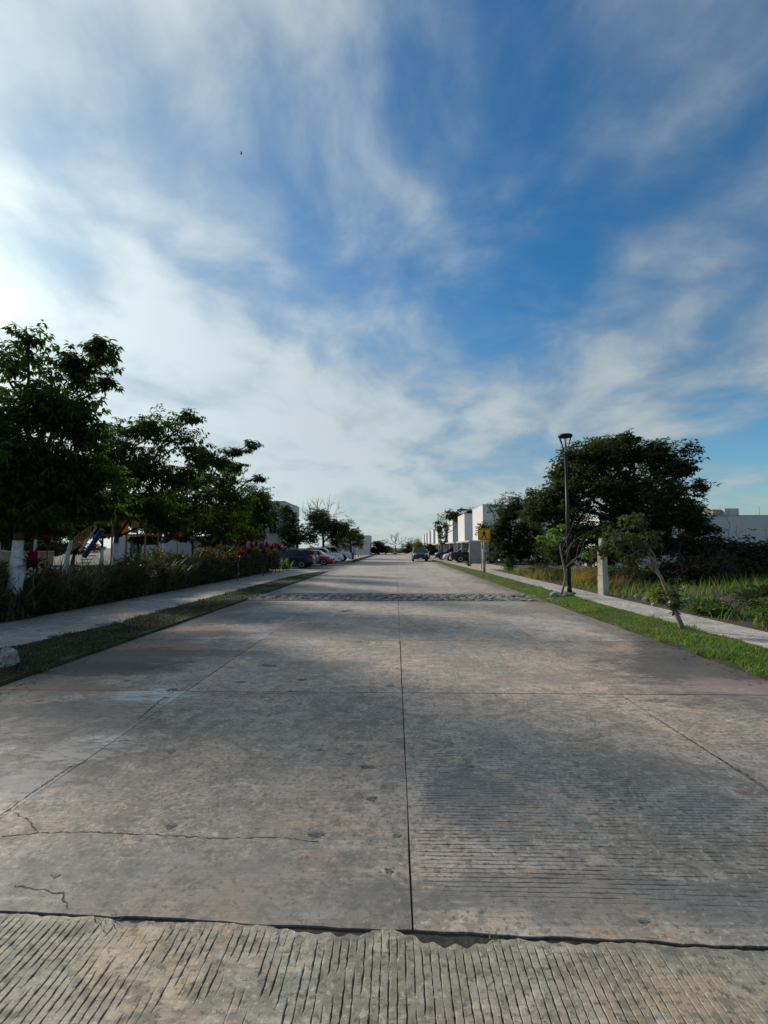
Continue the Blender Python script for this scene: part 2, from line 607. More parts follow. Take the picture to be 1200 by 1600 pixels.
def concrete(name, tining=None, tone=(.50, .44, .372), stains=True):
    """weathered street concrete, all in world metres; tining: None, 'x' or 'y' direction of grooves"""
    m = bpy.data.materials.new(name)
    m.use_nodes = True
    nt = NT(m.node_tree)
    bs = m.node_tree.nodes['Principled BSDF']
    pos = nt.new('ShaderNodeNewGeometry').outputs['Position']
    X, Y, Z = nt.sep(pos)[:3]
    warp_ = nt.vm('MULTIPLY', nt.vm('SUBTRACT', nt.noise(pos, .9, 4, .6, col=True), (.5, .5, .5)), (1.4, 1.4, 0))
    pw = nt.vm('ADD', pos, warp_)
    a = nt.noise(pos, .55, 4, .6)
    b = nt.noise(pw, 1.6, 5, .62)
    c = nt.noise(pos, 9.0, 6, .68)
    d = nt.noise(pos, 70.0, 3, .6)
    t = np.array(tone)
    e = nt.noise(pw, 3.4, 6, .74)
    col = nt.mix(nt.ss(a, .40, .60), tuple(t * (.76, .80, .82)), tuple(t * (1.12, 1.04, .98)))
    col = nt.mix(nt.ss(b, .46, .58, 0, .85), col, tuple(t * (1.20, .98, .84)))        # pinkish wear
    col = nt.mix(nt.ss(nt.noise(pw, .8, 5, .72), .50, .60, 0, .72), col, tuple(t * (.50, .525, .525)))   # grimy cloud
    col = nt.mix(nt.ss(e, .50, .58, 0, .62), col, tuple(t * (.56, .57, .55)))
    col = nt.mix(nt.ss(e, .38, .45, .6, 0), col, tuple(t * (1.42, 1.34, 1.24)))
    col = nt.mix(nt.ss(c, .53, .60, 0, .62), col, tuple(t * (.46, .46, .45)))
    col = nt.mix(nt.ss(c, .37, .43, .5, 0), col, tuple(t * 1.40))
    col = nt.mix(nt.ss(nt.noise(nt.mapv(pos, (1.2, 20, 1)), 2.0, 5, .7), .50, .60, 0, .40), col, tuple(t * .50))   # brushed finish
    d2 = nt.noise(pos, 30.0, 4, .7)
    col = nt.mix(nt.ss(d2, .56, .61, 0, .75), col, tuple(t * .30))
    col = nt.mix(nt.ss(d2, .37, .42, .6, 0), col, tuple(t * 1.5))
    bl = nt.m('MULTIPLY', nt.ss(nt.noise(pw, 6.5, 5, .7), .58, .61), nt.ss(nt.noise(pos, .7, 2, .5), .46, .58))
    col = nt.mix(nt.m('MULTIPLY', bl, .7), col, tuple(t * (.40, .39, .36)))      # scaled skin
    pits = nt.ss(nt.vor(nt.vm('ADD', pos, nt.vm('MULTIPLY', warp_, (.06, .06, 0))), 5.0), .035, .075, 1, 0)
    pits = nt.m('MULTIPLY', pits, nt.ss(nt.noise(pos, 1.1, 2, .5), .50, .60))
    col = nt.mix(nt.m('MULTIPLY', pits, .75), col, tuple(t * .30))
    col = nt.mix(nt.m('MULTIPLY', nt.ss(Z, -.0016, -.0050, 0, .85), nt.ss(d, .36, .56, .45, 1)), col, tuple(t * .17))     # dirt lodged in the tined grooves
    rough = nt.ss(c, .25, .75, .66, .88)
    height = nt.m('ADD', nt.m('MULTIPLY', c, .5), nt.m('MULTIPLY', d, .35))
    height = nt.m('SUBTRACT', height, nt.m('MULTIPLY', pits, .8))

    bn_ = nt.m('SUBTRACT', nt.noise(nt.mapv(pos, (.8, 1.5, 1)), 2.4, 7, .72), .5)
    bn_ = nt.m('ADD', bn_, nt.m('MULTIPLY', nt.m('SUBTRACT', nt.noise(nt.mapv(pos, (.6, 2.2, 1)), 11.0, 5, .7), .5), .7))

    def blob(cx, cy, rx, ry, soft=.5, rot=0.0, amp=.9, nscale=2.2):
        xx, yy = nt.m('SUBTRACT', X, cx), nt.m('SUBTRACT', Y, cy)
        if rot:
            cr, sr = math.cos(rot), math.sin(rot)
            x2 = nt.m('ADD', nt.m('MULTIPLY', xx, cr), nt.m('MULTIPLY', yy, sr))
            y2 = nt.m('SUBTRACT', nt.m('MULTIPLY', yy, cr), nt.m('MULTIPLY', xx, sr))
            xx, yy = x2, y2
        dd = nt.m('SQRT', nt.m('ADD', nt.m('POWER', nt.m('MULTIPLY', xx, .72 / rx), 2.0), nt.m('POWER', nt.m('MULTIPLY', yy, .72 / ry), 2.0)))
        v = nt.m('ADD', dd, nt.m('MULTIPLY', bn_, amp * 2.3))
        return nt.ss(v, 1 - soft, 1 + soft * .4, 1, 0)

    if stains:
        # damp grime along both gutters
        gut = nt.m('ABSOLUTE', X)
        gn = nt.m('ADD', gut, nt.m('MULTIPLY', nt.m('SUBTRACT', nt.noise(nt.mapv(pos, (1, .35, 1)), 1.1, 6, .7), .5), 2.4))
        col = nt.mix(nt.ss(gn, 3.5, 4.6, 0, .75), col, tuple(t * (.30, .285, .26)))
        for (cx, cy, rx, ry, cc, st, rot) in STAINS_AND_PATCHES:
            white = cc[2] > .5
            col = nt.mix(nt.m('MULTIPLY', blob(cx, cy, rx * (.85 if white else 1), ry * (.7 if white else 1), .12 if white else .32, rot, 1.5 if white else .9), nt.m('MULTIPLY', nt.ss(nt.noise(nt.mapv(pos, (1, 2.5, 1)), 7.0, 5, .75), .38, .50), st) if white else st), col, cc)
        # tyre arcs swinging to the right-hand kerb
        for (cx, cy, r_, w_, st) in ((10.6, 14.9, 9.15, .10, .42), (10.6, 14.9, 8.0, .13, .36), (11.3, 15.4, 8.05, .09, .34)):
            rr = nt.m('ABSOLUTE', nt.m('SUBTRACT', nt.vm('LENGTH', nt.vm('SUBTRACT', nt.comb(X, Y, 0.0), (cx, cy, 0.0))), r_))
            k = nt.m('MULTIPLY', nt.ss(rr, w_ * .3, w_, 1, 0), nt.ss(nt.noise(pos, 2.0, 4, .6), .36, .6))
            k = nt.m('MULTIPLY', k, nt.ss(Y, 13.6, 12.0, 0, 1))
            k = nt.m('MULTIPLY', k, nt.ss(Y, 6.4, 8.0, 0, 1))
            col = nt.mix(nt.m('MULTIPLY', k, st), col, tuple(t * .42))
        # wheel-track polish along the lanes
        for wx in (-1.9, -.65, .85, 2.0):
            k = nt.ss(nt.m('ABSOLUTE', nt.m('SUBTRACT', nt.m('ADD', X, nt.m('MULTIPLY', nt.noise(nt.mapv(pos, (1, .12, 1)), 1.0, 2, .5), .3)), wx + .15)), .05, .38, .16, 0)
            col = nt.mix(k, col, tuple(t * .62))
    if tining:
        ax, al = (Y, X) if tining == 'x' else (X, Y)
        wob = nt.m('MULTIPLY', nt.m('SUBTRACT', nt.noise(pos, 4.0, 2, .5), .5), .02)
        w = nt.m('SINE', nt.m('MULTIPLY', nt.m('ADD', ax, wob), 2 * math.pi / .033))
        sc = (.5, 12, 1) if tining == 'x' else (12, .5, 1)
        gm = nt.ss(nt.noise(nt.mapv(pos, sc), 2.2, 4, .7), .40, .60)
        gr = nt.m('MULTIPLY', nt.ss(w, .45, .95), gm)
        col = nt.mix(nt.m('MULTIPLY', gr, .55), col, tuple(t * .34))
        height = nt.m('SUBTRACT', height, nt.m('MULTIPLY', gr, .9))
    rv = nt.ss(nt.new('ShaderNodeObjectInfo').outputs['Random'], 0, 1, .88, 1.08)
    col = nt.vm('MULTIPLY', col, nt.comb(rv, rv, rv))      # slab-to-slab difference
    nt.put(bs.inputs['Base Color'], col)
    nt.put(bs.inputs['Roughness'], rough)
    bs.inputs['Specular IOR Level'].default_value = .38
    bn = nt.new('ShaderNodeBump')
    bn.inputs['Strength'].default_value = .55
    bn.inputs['Distance'].default_value = .006
    nt.put(bn.inputs['Height'], height)
    nt.put(bs.inputs['Normal'], bn.outputs[0])
    MATS[name] = m
    return m


def _g(x, y):
    p = G(x, y)
    return p[0], p[1]


STAINS_AND_PATCHES = []
for (x, y, rx, ry, cc, st, rot) in [
    (215, 1095, .42, .42, (.70, .64, .56), .9, .0),      # spilled cement on the left lane
    (135, 1165, .30, .30, (.70, .64, .56), .9, .3),
    (20, 1225, .25, .22, (.62, .57, .51), .8, .0),
    (245, 1012, .62, .18, (.36, .20, .12), .75, .0),      # red soil washed over the slabs
    (305, 983, .6, .25, (.36, .21, .14), .65, .0),
    (215, 1040, .5, .16, (.27, .14, .08), .65, .0),
    (215, 1028, 1.0, .45, (.33, .25, .20), .5, .0),
    (130, 1120, .7, .5, (.09, .09, .085), .6, .0),        # black patches by the verge
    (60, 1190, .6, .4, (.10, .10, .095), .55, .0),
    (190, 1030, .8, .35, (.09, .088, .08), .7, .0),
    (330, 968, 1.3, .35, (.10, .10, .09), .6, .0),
    (730, 1240, .2, .34, (.16, .16, .165), .5, .2),      # dark cloud on the right lane
    (960, 1400, .9, .12, (.15, .15, .135), .5, .0),
    (1080, 1045, .9, .38, (.075, .073, .068), .8, .0),
    (1040, 1002, .4, .4, (.085, .083, .078), .6, .0),
    (1130, 1075, .8, .3, (.36, .24, .22), .5, .0),
    (880, 950, .9, .5, (.32, .24, .19), .5, .0),
    (330, 945, 1.2, .5, (.12, .115, .11), .62, .0), (250, 975, 1.0, .16, (.10, .098, .09), .7, .0), (330, 990, .9, .14, (.11, .108, .10), .62, .0), (150, 1045, .9, .16, (.09, .086, .08), .72, .0),  # dark streaks drawn out across the left lane
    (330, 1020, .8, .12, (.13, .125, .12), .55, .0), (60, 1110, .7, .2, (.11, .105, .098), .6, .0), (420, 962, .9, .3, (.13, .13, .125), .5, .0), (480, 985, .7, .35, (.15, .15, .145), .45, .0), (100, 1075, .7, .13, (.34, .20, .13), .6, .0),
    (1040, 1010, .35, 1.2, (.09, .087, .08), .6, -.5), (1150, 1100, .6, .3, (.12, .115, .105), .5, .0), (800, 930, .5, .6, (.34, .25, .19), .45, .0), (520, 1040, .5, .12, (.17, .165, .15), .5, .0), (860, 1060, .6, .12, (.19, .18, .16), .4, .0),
    (330, 1390, .9, .25, (.17, .175, .16), .5, .0),
]:
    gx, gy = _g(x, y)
    STAINS_AND_PATCHES.append((gx, gy, rx, ry * (1.9 if gy > 6 else 1.1), cc, min(1, st * 1.15) if max(cc) > .25 else min(.62, st), rot))

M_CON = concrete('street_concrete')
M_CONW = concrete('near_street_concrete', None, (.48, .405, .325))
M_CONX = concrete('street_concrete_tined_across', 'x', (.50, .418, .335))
M_CONG = concrete('cross_street_concrete', None, (.39, .352, .27), stains=False)
M_WALK = concrete('pavement_concrete', None, (.50, .46, .41), stains=False)
M_DRIVE = concrete('driveway_concrete', None, (.50, .44, .37), stains=False)
M_JOINT = pmat('joint_dirt', (.055, .048, .038), .95, .4, 30, .6, 60)
M_SOIL = pmat('soil', (.085, .065, .045), .95, .35, 3, .8, 30)
M_TURF = pmat('turf_soil', (.045, .06, .022), .95, .4, 4, .9, 30)
M_PARK = pmat('park_soil', (.06, .06, .035), .95, .4, 2, .8, 25)
M_FIELD = pmat('far_ground', (.10, .10, .05), .95, .35, .05, .3, 5)
M_BARK = pmat('bark', (.11, .095, .078), .9, .4, 9, .8, 45)
M_BARKD = pmat('dark_bark', (.06, .05, .042), .9, .4, 9, .8, 45)
M_BARKP = pmat('pale_bark', (.22, .19, .16), .85, .35, 14, .6, 60)
M_LIME = pmat('lime_wash', (.62, .65, .66), .85, .2, 8, .3, 60, dirt=((.20, .19, .165), 9.0, (1, 1, .3), 1.0))
M_LEAF = leafmat('broad_leaf', (.020, .036, .009), (.048, .078, .016), .48)
M_LEAF2 = leafmat('dense_leaf', (.030, .042, .020), (.055, .075, .032), .32)
M_LEAF3 = leafmat('far_leaf', (.035, .055, .022), (.07, .09, .035), .25)
M_LEAFY = leafmat('young_leaf', (.09, .17, .03), (.15, .25, .05), .4)
M_STRAP = leafmat('strap_leaf', (.045, .058, .030), (.10, .112, .06), .18, .5, (.20, .15, .08), .16)
M_CROTON = leafmat('croton_leaf', (.045, .058, .028), (.11, .112, .055), .18, .5, (.16, .03, .04), .08)
M_TI = leafmat('dark_ti_leaf', (.035, .018, .022), (.06, .03, .03), .2)
M_MAG = leafmat('magenta_ti_leaf', (.20, .010, .045), (.34, .02, .09), .28)
M_GRASS = leafmat('verge_grass', (.085, .165, .025), (.135, .235, .04), .35, .6, (.26, .21, .09), .12, patch=((.17, .17, .05), .75))
M_GRASSD = leafmat('dry_dark_grass', (.035, .042, .020), (.065, .066, .032), .2, .7, (.16, .12, .07), .16, patch=((.11, .09, .05), .7))
M_WEED = leafmat('weed_grass', (.06, .12, .025), (.13, .20, .05), .35, .6, (.26, .20, .09), .15)
M_STRAW = leafmat('straw_grass', (.26, .18, .065), (.34, .25, .10), .3, .7)
M_BRUSH = leafmat('brush_leaf', (.045, .030, .022), (.085, .055, .038), .15, .8, (.05, .08, .03), .2)
M_WHITE = pmat('white_render', (.60, .595, .58), .85, .06, .5, .25, 30, dirt=((.50, .49, .46), 1.2, (1, 1, .25), .5))
M_GREYW = pmat('grey_render', (.27, .275, .28), .85, .16, 1.2, .3, 30, dirt=((.15, .15, .15), 1.2, (1, 1, .3), .5))
M_SLABW = pmat('slab_render', (.42, .42, .42), .85, .12, 2, .2, 30)
M_DARKGL = pmat('dark_glass', (.012, .015, .018), .08, .1, 3, 0, spec=.6)
M_BLACK = pmat('black_metal', (.014, .014, .015), .45, .2, 20, .1, 80, .2)
M_GALV = pmat('galvanised_post', (.30, .31, .31), .5, .2, 20, .1, 80, .5)
M_YEL = pmat('sign_yellow', (.95, .52, .02), .55, .12, 12)
M_SIGNB = pmat('sign_black', (.012, .012, .012), .6)
M_STONE = pmat('pale_stone', (.34, .325, .30), .9, .5, 14, 1.0, 60, dirt=((.07, .07, .065), 9, (1, 1, 1), .95))
M_COB = pmat('speed_bump_stone', (.30, .275, .235), .9, .4, 7, .8, 50, dirt=((.07, .068, .06), 4, (1, 1, 1), .9))
M_PILLAR = pmat('weathered_pillar', (.46, .43, .36), .9, .2, 4, .5, 40, dirt=((.22, .21, .17), 4, (1, 1, .3), .8))
M_WOOD = pmat('play_wood', (.36, .19, .08), .7, .25, 9, .2, 60)
M_ORANGE = leafmat('orange_plastic', (.36, .11, .012), (.36, .11, .012), .45, .4)
M_BLUEP = pmat('blue_plastic', (.016, .035, .20), .4, .1, 4)
M_TAN = pmat('tan_wall', (.42, .29, .21), .9, .2, 2, .3, 30)
M_TYRE = pmat('tyre_rubber', (.014, .014, .014), .85, .2, 20)
M_RIM = pmat('alloy_rim', (.45, .45, .46), .35, .1, 10, metal=.8)
M_RED = pmat('tail_lamp', (.40, .008, .008), .2, .1, 10)
M_LAMP = pmat('head_lamp', (.75, .77, .80), .12, .05, 10, spec=.7)
M_TRIM = pmat('car_trim', (.02, .02, .021), .6, .1, 10)
M_PLATE = pmat('licence_plate', (.68, .68, .66), .5, .05, 10)
M_CHROME = pmat('chrome', (.62, .63, .65), .18, .05, 10, metal=1.0)


def paintmat(name, col):
    return pmat(name, col, .28, .04, 2, 0, spec=.4, coat=.35)


M_CAR = {'navy': paintmat('navy_paint', (.012, .016, .034)), 'black': paintmat('black_paint', (.010, .010, .011)),
         'red': paintmat('red_paint', (.46, .012, .018)), 'white': paintmat('white_paint', (.74, .75, .76)),
         'blueblack': paintmat('blue_black_paint', (.018, .022, .036))}

# ================================================================== SETTING
def sheet(name, pts, z, mat, thick=0.0, parent=None, kind='structure'):
    mb = MB()
    n = len(pts)
    if thick:
        mb.add([(x, y, z) for x, y in pts] + [(x, y, z - thick) for x, y in pts],
               [tuple(range(n))] + [(i, i + n, (i + 1) % n + n, (i + 1) % n) for i in range(n)])
    else:
        mb.add([(x, y, z) for x, y in pts], [tuple(range(n))])
    o = mb.build(name, mat, parent)
    if kind and parent is None:
        tag(o, kind=kind)
    return o


sheet('ground', [(-1500, -300), (1500, -300), (1500, 3000), (-1500, 3000)], -.12, M_FIELD)

# the street: a bed of dark joint dirt with separate concrete slabs on it
XL, XR = -4.72, 4.64
ROAD_END = 165.0
road = sheet('road', [(XL, -6), (XR, -6), (XR, ROAD_END), (XL, ROAD_END)], -.010, M_JOINT)
COLS = [XL, -2.42, .07, 2.53, XR]
ROWS = [None, 5.70, 8.85, 12.05, 15.30]
y = 17.75
while y < ROAD_END - 3.2:
    ROWS.append(y)
    y += 3.3
ROWS.append(ROAD_END)
_pa, _pb, _pc = G(0, 1427), G(640, 1455), G(1200, 1484)


def joint_y(x):
    return np.interp(x, [-6, _pa[0], _pb[0], _pc[0], 6], [_pa[1] + .28, _pa[1], _pb[1], _pc[1], _pc[1] - .22])


def chip(x, seed=0):
    x = np.asarray(x, float)
    q = np.linspace(-6, 6, 2400)
    rg = np.random.default_rng(500 + seed)
    tot = np.zeros(2400)
    for st, am in ((90, .012), (30, .008), (9, .006), (3, .0035)):
        kn = rg.uniform(-1, 1, 2400 // st + 2)
        tot += am * np.interp(np.arange(2400), np.arange(len(kn)) * st, kn)
    return np.interp(x, q, tot)


def slab_mesh(x0, x1, y0, y1, g, jag, seed, near=None):
    r = random.Random(seed)
    n = 7
    pts = []
    f = lambda: r.uniform(-jag, jag)
    gx = g * .6
    x0, x1, y0, y1 = x0 + gx, x1 - gx, y0 + g, y1 - g
    if near is None:
        pts += [(x0 + (x1 - x0) * i / n, y0 + f()) for i in range(n)]
    else:
        xs = np.linspace(x0, x1, 40)[:-1]
        pts += list(zip(xs, near(xs)))
    ya = y0 if near is None else float(near(x1))
    yb = y0 if near is None else float(near(x0))
    pts += [(x1 + (f() if i else 0), ya + (y1 - ya) * i / n) for i in range(n)]
    pts += [(x1 + (x0 - x1) * i / n, y1 + (f() if i else 0)) for i in range(n)]
    pts += [(x0 + (f() if i else 0), y1 + (yb - y1) * i / n) for i in range(n)]
    k = len(pts)
    mb = MB()
    mb.add([(x, y, 0) for x, y in pts] + [(x, y, -.03) for x, y in pts], [tuple(range(k))] + [(i, i + k, (i + 1) % k + k, (i + 1) % k) for i in range(k)])
    return mb.mesh('slab')


def tined_slab(x0, x1, y0f, y1, axis, nx, ny, depth, seed, y0=None):
    """slab with real tined grooves: y0f(x) near edge function or far edge when axis is 'y'"""
    u = np.linspace(x0, x1, nx)
    s_ = np.linspace(0, 1, ny)
    UX = np.repeat(u[None, :], ny, 0)
    if axis == 'x':      # near edge jagged, far edge straight
        e = y0f(u)
        YY = e[None, :] + s_[:, None] * (y1 - e)[None, :]
    else:                # foreground: far edge jagged
        e = y0f(u)
        YY = y0 + s_[:, None] * (e - y0)[None, :]
    p = np.stack([UX.ravel(), YY.ravel(), np.zeros(UX.size)], 1)
    ax = p[:, 1] if axis == 'x' else p[:, 0]
    al = p[:, 0] if axis == 'x' else p[:, 1]
    wob = .004 * np.sin(al * 2.3 + ax * 1.1) + .0008 * np.sin(al * 23 + ax * 57 + seed) + .0008 * np.sin(al * 61 + ax * 141) + .0011 * np.sin(al * 190 + ax * 300)
    ph = (ax + wob) / .0335
    fr = np.abs(ph - np.round(ph))
    ids = np.round(ph)
    rr = np.sin(ids * 12.9898 + seed) * 43758.5453
    rr = rr - np.floor(rr)
    wd_ = .05 + .055 * (.5 + .5 * np.sin(al * (21 + 20 * rr) + rr * 50)) * (.4 + .6 * np.sin(al * 67 + rr * 31) ** 2) + .04 * rr
    gr = np.clip((1 - fr / wd_) * 1.8, 0, 1)
    br = np.sin(al * (9 + 6 * rr) + rr * 40) + .8 * np.sin(al * 27 + rr * 90) + 1.2 * np.sin(al * 1.7 + ax * 2.3 + seed)
    wear = np.clip((br + 1.5) * .8, 0, 1)
    if axis == 'x':
        wear *= np.clip(.75 + .7 * np.sin(ax * 1.9 + al * 1.1 + 1), .15, 1)
        wear *= np.clip((p[:, 1] - (joint_y(p[:, 0]) + .16)) / .2, .15, 1)
        wear *= np.clip((p[:, 0] - x0 - .03) / .06, 0, 1)
    else:
        wear *= np.clip((1.5 - p[:, 0]) / .9, .22, 1)
        wear *= np.clip((np.tile(e, ny) - p[:, 1] - .012) / .05, 0, 1)
    z = -depth * gr * wear
    z += .0006 * np.sin(p[:, 0] * 40 + 3 * np.sin(p[:, 1] * 33)) * np.sin(p[:, 1] * 47)
    p[:, 2] = z
    i = np.arange(ny - 1)[:, None] * nx + np.arange(nx - 1)[None, :]
    q = np.stack([i, i + 1, i + nx + 1, i + nx], -1).reshape(-1, 4)
    # a skirt so that the slab has thickness at its broken edge
    n0 = len(p)
    edge = np.arange(nx) if axis == 'x' else np.arange(nx) + (ny - 1) * nx
    sk = p[edge].copy()
    sk[:, 2] = -.034
    p2 = np.concatenate([p, sk])
    j = np.arange(nx - 1)
    sq = np.stack([edge[j], n0 + j, n0 + j + 1, edge[j + 1]], -1)
    return mesh_np('slab', p2, [q, sq])


near_edge = lambda x: joint_y(x) + .010 + chip(x, 1) * .8


def far_edge(x):
    x = np.asarray(x, float)
    bite = .055 * np.exp(-((x - .22) / .17) ** 4) + .035 * np.exp(-((x + .32) / .20) ** 4) + .02 * np.exp(-((x + 1.2) / .1) ** 2) + .02 * np.exp(-((x - .75) / .2) ** 2)
    return joint_y(x) - .004 + chip(x, 4) * .9 - bite * (1 + .25 * np.sin(x * 70))


for r_ in range(len(ROWS) - 1):
    for c in range(4):
        x0, x1 = COLS[c], COLS[c + 1]
        if ROWS[r_] == 15.30:
            continue
        if r_ == 0:
            if c == 2:
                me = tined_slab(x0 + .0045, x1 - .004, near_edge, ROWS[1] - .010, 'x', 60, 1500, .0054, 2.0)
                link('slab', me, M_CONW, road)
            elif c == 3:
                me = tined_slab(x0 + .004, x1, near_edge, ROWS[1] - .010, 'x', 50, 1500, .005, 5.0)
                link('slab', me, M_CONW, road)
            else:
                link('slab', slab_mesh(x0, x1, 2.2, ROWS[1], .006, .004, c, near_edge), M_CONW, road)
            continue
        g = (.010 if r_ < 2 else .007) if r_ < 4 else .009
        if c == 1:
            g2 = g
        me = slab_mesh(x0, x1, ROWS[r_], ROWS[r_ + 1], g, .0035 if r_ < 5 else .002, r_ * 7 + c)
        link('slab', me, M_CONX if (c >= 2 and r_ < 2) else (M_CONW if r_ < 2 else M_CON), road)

# the cross street in the foreground: one slab tined along our line of sight
cross = sheet('cross_street', [(-14, -8), (14, -8), (14, 2.05), (-14, 2.05)], -.045, M_JOINT)
link('slab', tined_slab(-2.6, 2.6, far_edge, None, 'y', 2000, 80, .0075, 3.0, y0=.55), M_CONG, cross)
sheet('slab', [(-14, -8), (14, -8), (14, .545), (-14, .545)], -.002, M_CONG, .03, cross)
sheet('slab', [(-14, .55), (-2.605, .55), (-2.605, 2.42), (-14, 2.6)], -.002, M_CONG, .03, cross)
sheet('slab', [(2.605, .55), (14, .55), (14, 1.95), (2.605, 2.02)], -.002, M_CONG, .03, cross)


M_CRACK = pmat('crack_dirt', (.10, .088, .072), .95, .5, 30, .6, 60)
# hairline cracks, as thin dark broken lines in the slabs
def crack(pix, w0, seed, z=.0015):
    r = random.Random(seed)
    pts = [G(*p) for p in pix]
    fine_ = []
    for a, b in zip(pts[:-1], pts[1:]):
        n = max(3, int(np.linalg.norm(b - a) / .022))
        for i in range(n):
            q = a + (b - a) * i / n
            fine_.append(q + np.array([r.uniform(-.006, .006), r.uniform(-.008, .008), 0]))
    fine_.append(pts[-1])
    mb = MB()
    vs, fs = [], []
    for i, q in enumerate(fine_):
        d = fine_[min(i + 1, len(fine_) - 1)] - fine_[max(0, i - 1)]
        nrm = np.array([-d[1], d[0], 0]) / (np.linalg.norm(d) + 1e-9)
        w = w0 * .62 * r.choice((.15, .3, .5, .8, 1.0, 1.5)) * (0.15 if i in (0, len(fine_) - 1) else 1)
        vs += [q + nrm * w + (0, 0, z), q - nrm * w + (0, 0, z)]
    fs = [(2 * i, 2 * i + 1, 2 * i + 3, 2 * i + 2) for i in range(len(fine_) - 1)]
    mb.add(vs, fs)
    return mb.build('crack', M_CRACK, road)


for k, (pix, w) in enumerate([
    ([(0, 1307), (60, 1302), (130, 1300), (250, 1305), (340, 1310), (430, 1308), (500, 1316)], .006),
    ([(20, 1268), (45, 1282), (60, 1300)], .005),
    ([(20, 1383), (60, 1390), (98, 1396), (106, 1420)], .006),
    ([(290, 1079), (330, 1084), (400, 1083), (500, 1084)], .006),
    ([(622, 955), (635, 966), (650, 978)], .014),
    ([(880, 945), (960, 990), (1010, 1015), (1060, 1030)], .010),
    ([(430, 1010), (520, 1011), (612, 1012)], .008),
    ([(1010, 1115), (1040, 1132), (1100, 1170), (1200, 1232)], .012),
    ([(0, 1275), (60, 1232), (110, 1198), (145, 1188)], .014),
    ([(215, 1125), (250, 1095), (272, 1080), (292, 1076)], .016),
]):
    crack(pix, w, k)


def spot(px, py, rx, ry, seed, mat=None):
    r = random.Random(seed)
    c = G(px, py)
    n = 19
    mb = MB()
    mb.add([(c[0] + rx * r.uniform(.35, 1.1) * math.cos(2 * math.pi * i / n), c[1] + ry * r.uniform(.35, 1.1) * math.sin(2 * math.pi * i / n), .0022) for i in range(n)], [tuple(range(n))])
    return mb.build('spall', mat or M_JOINT, road)


M_SPALL = pmat('spalled_concrete', (.19, .175, .155), .9, .55, 30, .8, 90)
for k, (px, py, a, b) in enumerate([(267, 1290, .045, .04), (495, 1304, .06, .05), (607, 1361, .025, .03), (268, 1174, .045, .05), (575, 1198, .07, .05), (580, 1248, .045, .04),
                                    (500, 1172, .04, .03), (546, 1178, .05, .03), (198, 1064, .05, .05), (270, 1078, .09, .08), (610, 1072, .06, .05), (470, 1062, .09, .06),
                                    (540, 955, .28, .22), (525, 946, .2, .15), (560, 1003, .10, .08), (375, 1066, .1, .04), (1000, 1262, .02, .02), (455, 1080, .05, .03), (420, 1040, .2, .07),
                                    (735, 1198, .05, .02), (1005, 1440, .03, .02), (88, 1368, .03, .02), (620, 1306, .03, .02)]):
    spot(px, py, a, b, k, M_SPALL)

M_BED = pmat('bump_mortar', (.13, .12, .10), .95, .4, 9, .9, 40)
# the cobbled speed strip across the street
bump = sheet('speed_bump', [(XL - .45, 15.32), (XR + .35, 15.32), (XR + .35, 17.72), (XL - .45, 17.72)], .012, M_BED, .03, kind=None)
tag(bump, 'rough strip of grey stones set across the concrete street', 'speed bump')
stones = []
for s_ in range(7):
    me = rock_mesh('stone', .5, .5, .5, 40 + s_, 1, .2)
    me.materials.append(M_COB)
    stones.append(me)
xx = XL - .35
cnt = 0
rows = 9
for rr in range(rows):
    xx = XL - .4 + rnd.uniform(0, .2)
    while xx < XR + .25:
        w = rnd.uniform(.20, .42)
        d = 2.3 / rows
        yy = 15.45 + d * rr + rnd.uniform(-.04, .04)
        o = bpy.data.objects.new('stone', stones[rnd.randrange(7)])
        COL.objects.link(o)
        o.parent = bump
        hgt = .018 + .022 * math.sin(math.pi * (rr + .5) / rows)
        o.location = (xx + w / 2, yy, hgt - .012 + rnd.uniform(-.018, .012))
        o.rotation_euler = (rnd.uniform(-.15, .15), rnd.uniform(-.12, .12), rnd.uniform(-.5, .5))
        o.scale = (w * rnd.uniform(.9, 1.15), d * rnd.uniform(.7, 1.2), rnd.uniform(.05, .085))
        xx += w + rnd.uniform(-.01, .03)
        cnt += 1
print('stones', cnt)

# verges, pavements, bays
Lv = [(XL - .02, 3.0), (XL - .02, 33.5)]
LVI = [(-5.15, 33.0), (-5.75, 30.0), (-6.02, 26.0), (-6.05, 15.0), (-6.0, 10.0), (-6.25, 8.0), (-6.9, 7.0), (-9.0, 6.0), (-14, 5.2)]
sheet('verge_left', [(XL - .02, 4.2), (XL - .02, 33.5)] + LVI + [(-14, 3.0), (-6, 3.0), (-5.2, 3.4)], .045, M_TURF, .17)
sheet('pavement_left', [(-14, 4.5), (-5.6, 5.5), (-5.5, 28.0), (-4.9, 33.0), (-4.74, 34.3), (-8.42, 34.3), (-8.42, 11.0), (-9.2, 8.0), (-14, 7.0)], .035, M_WALK, .16)
sheet('parking_bay', [(-13.5, 34.32), (XL - .02, 34.32), (XL - .02, 68.0), (-13.5, 68.0)], -.006, M_DRIVE, .1)
sheet('pavement_beyond_bay', [(-9, 68.02), (-5.65, 62.0), (-5.65, 165), (-9, 165)], .03, M_WALK, .14)
sheet('verge_beyond_bay', [(XL - .02, 56.0), (-5.0, 56.0), (-5.63, 61.0), (-5.63, 165), (XL - .02, 165)], .04, M_TURF, .15)
sheet('park_ground', [(-70, 7.6), (-9.22, 8.02), (-8.44, 11.02), (-8.44, 34.3), (-13.6, 34.3), (-13.6, 165), (-70, 165)], .02, M_PARK, .12)
RV1 = 42.0
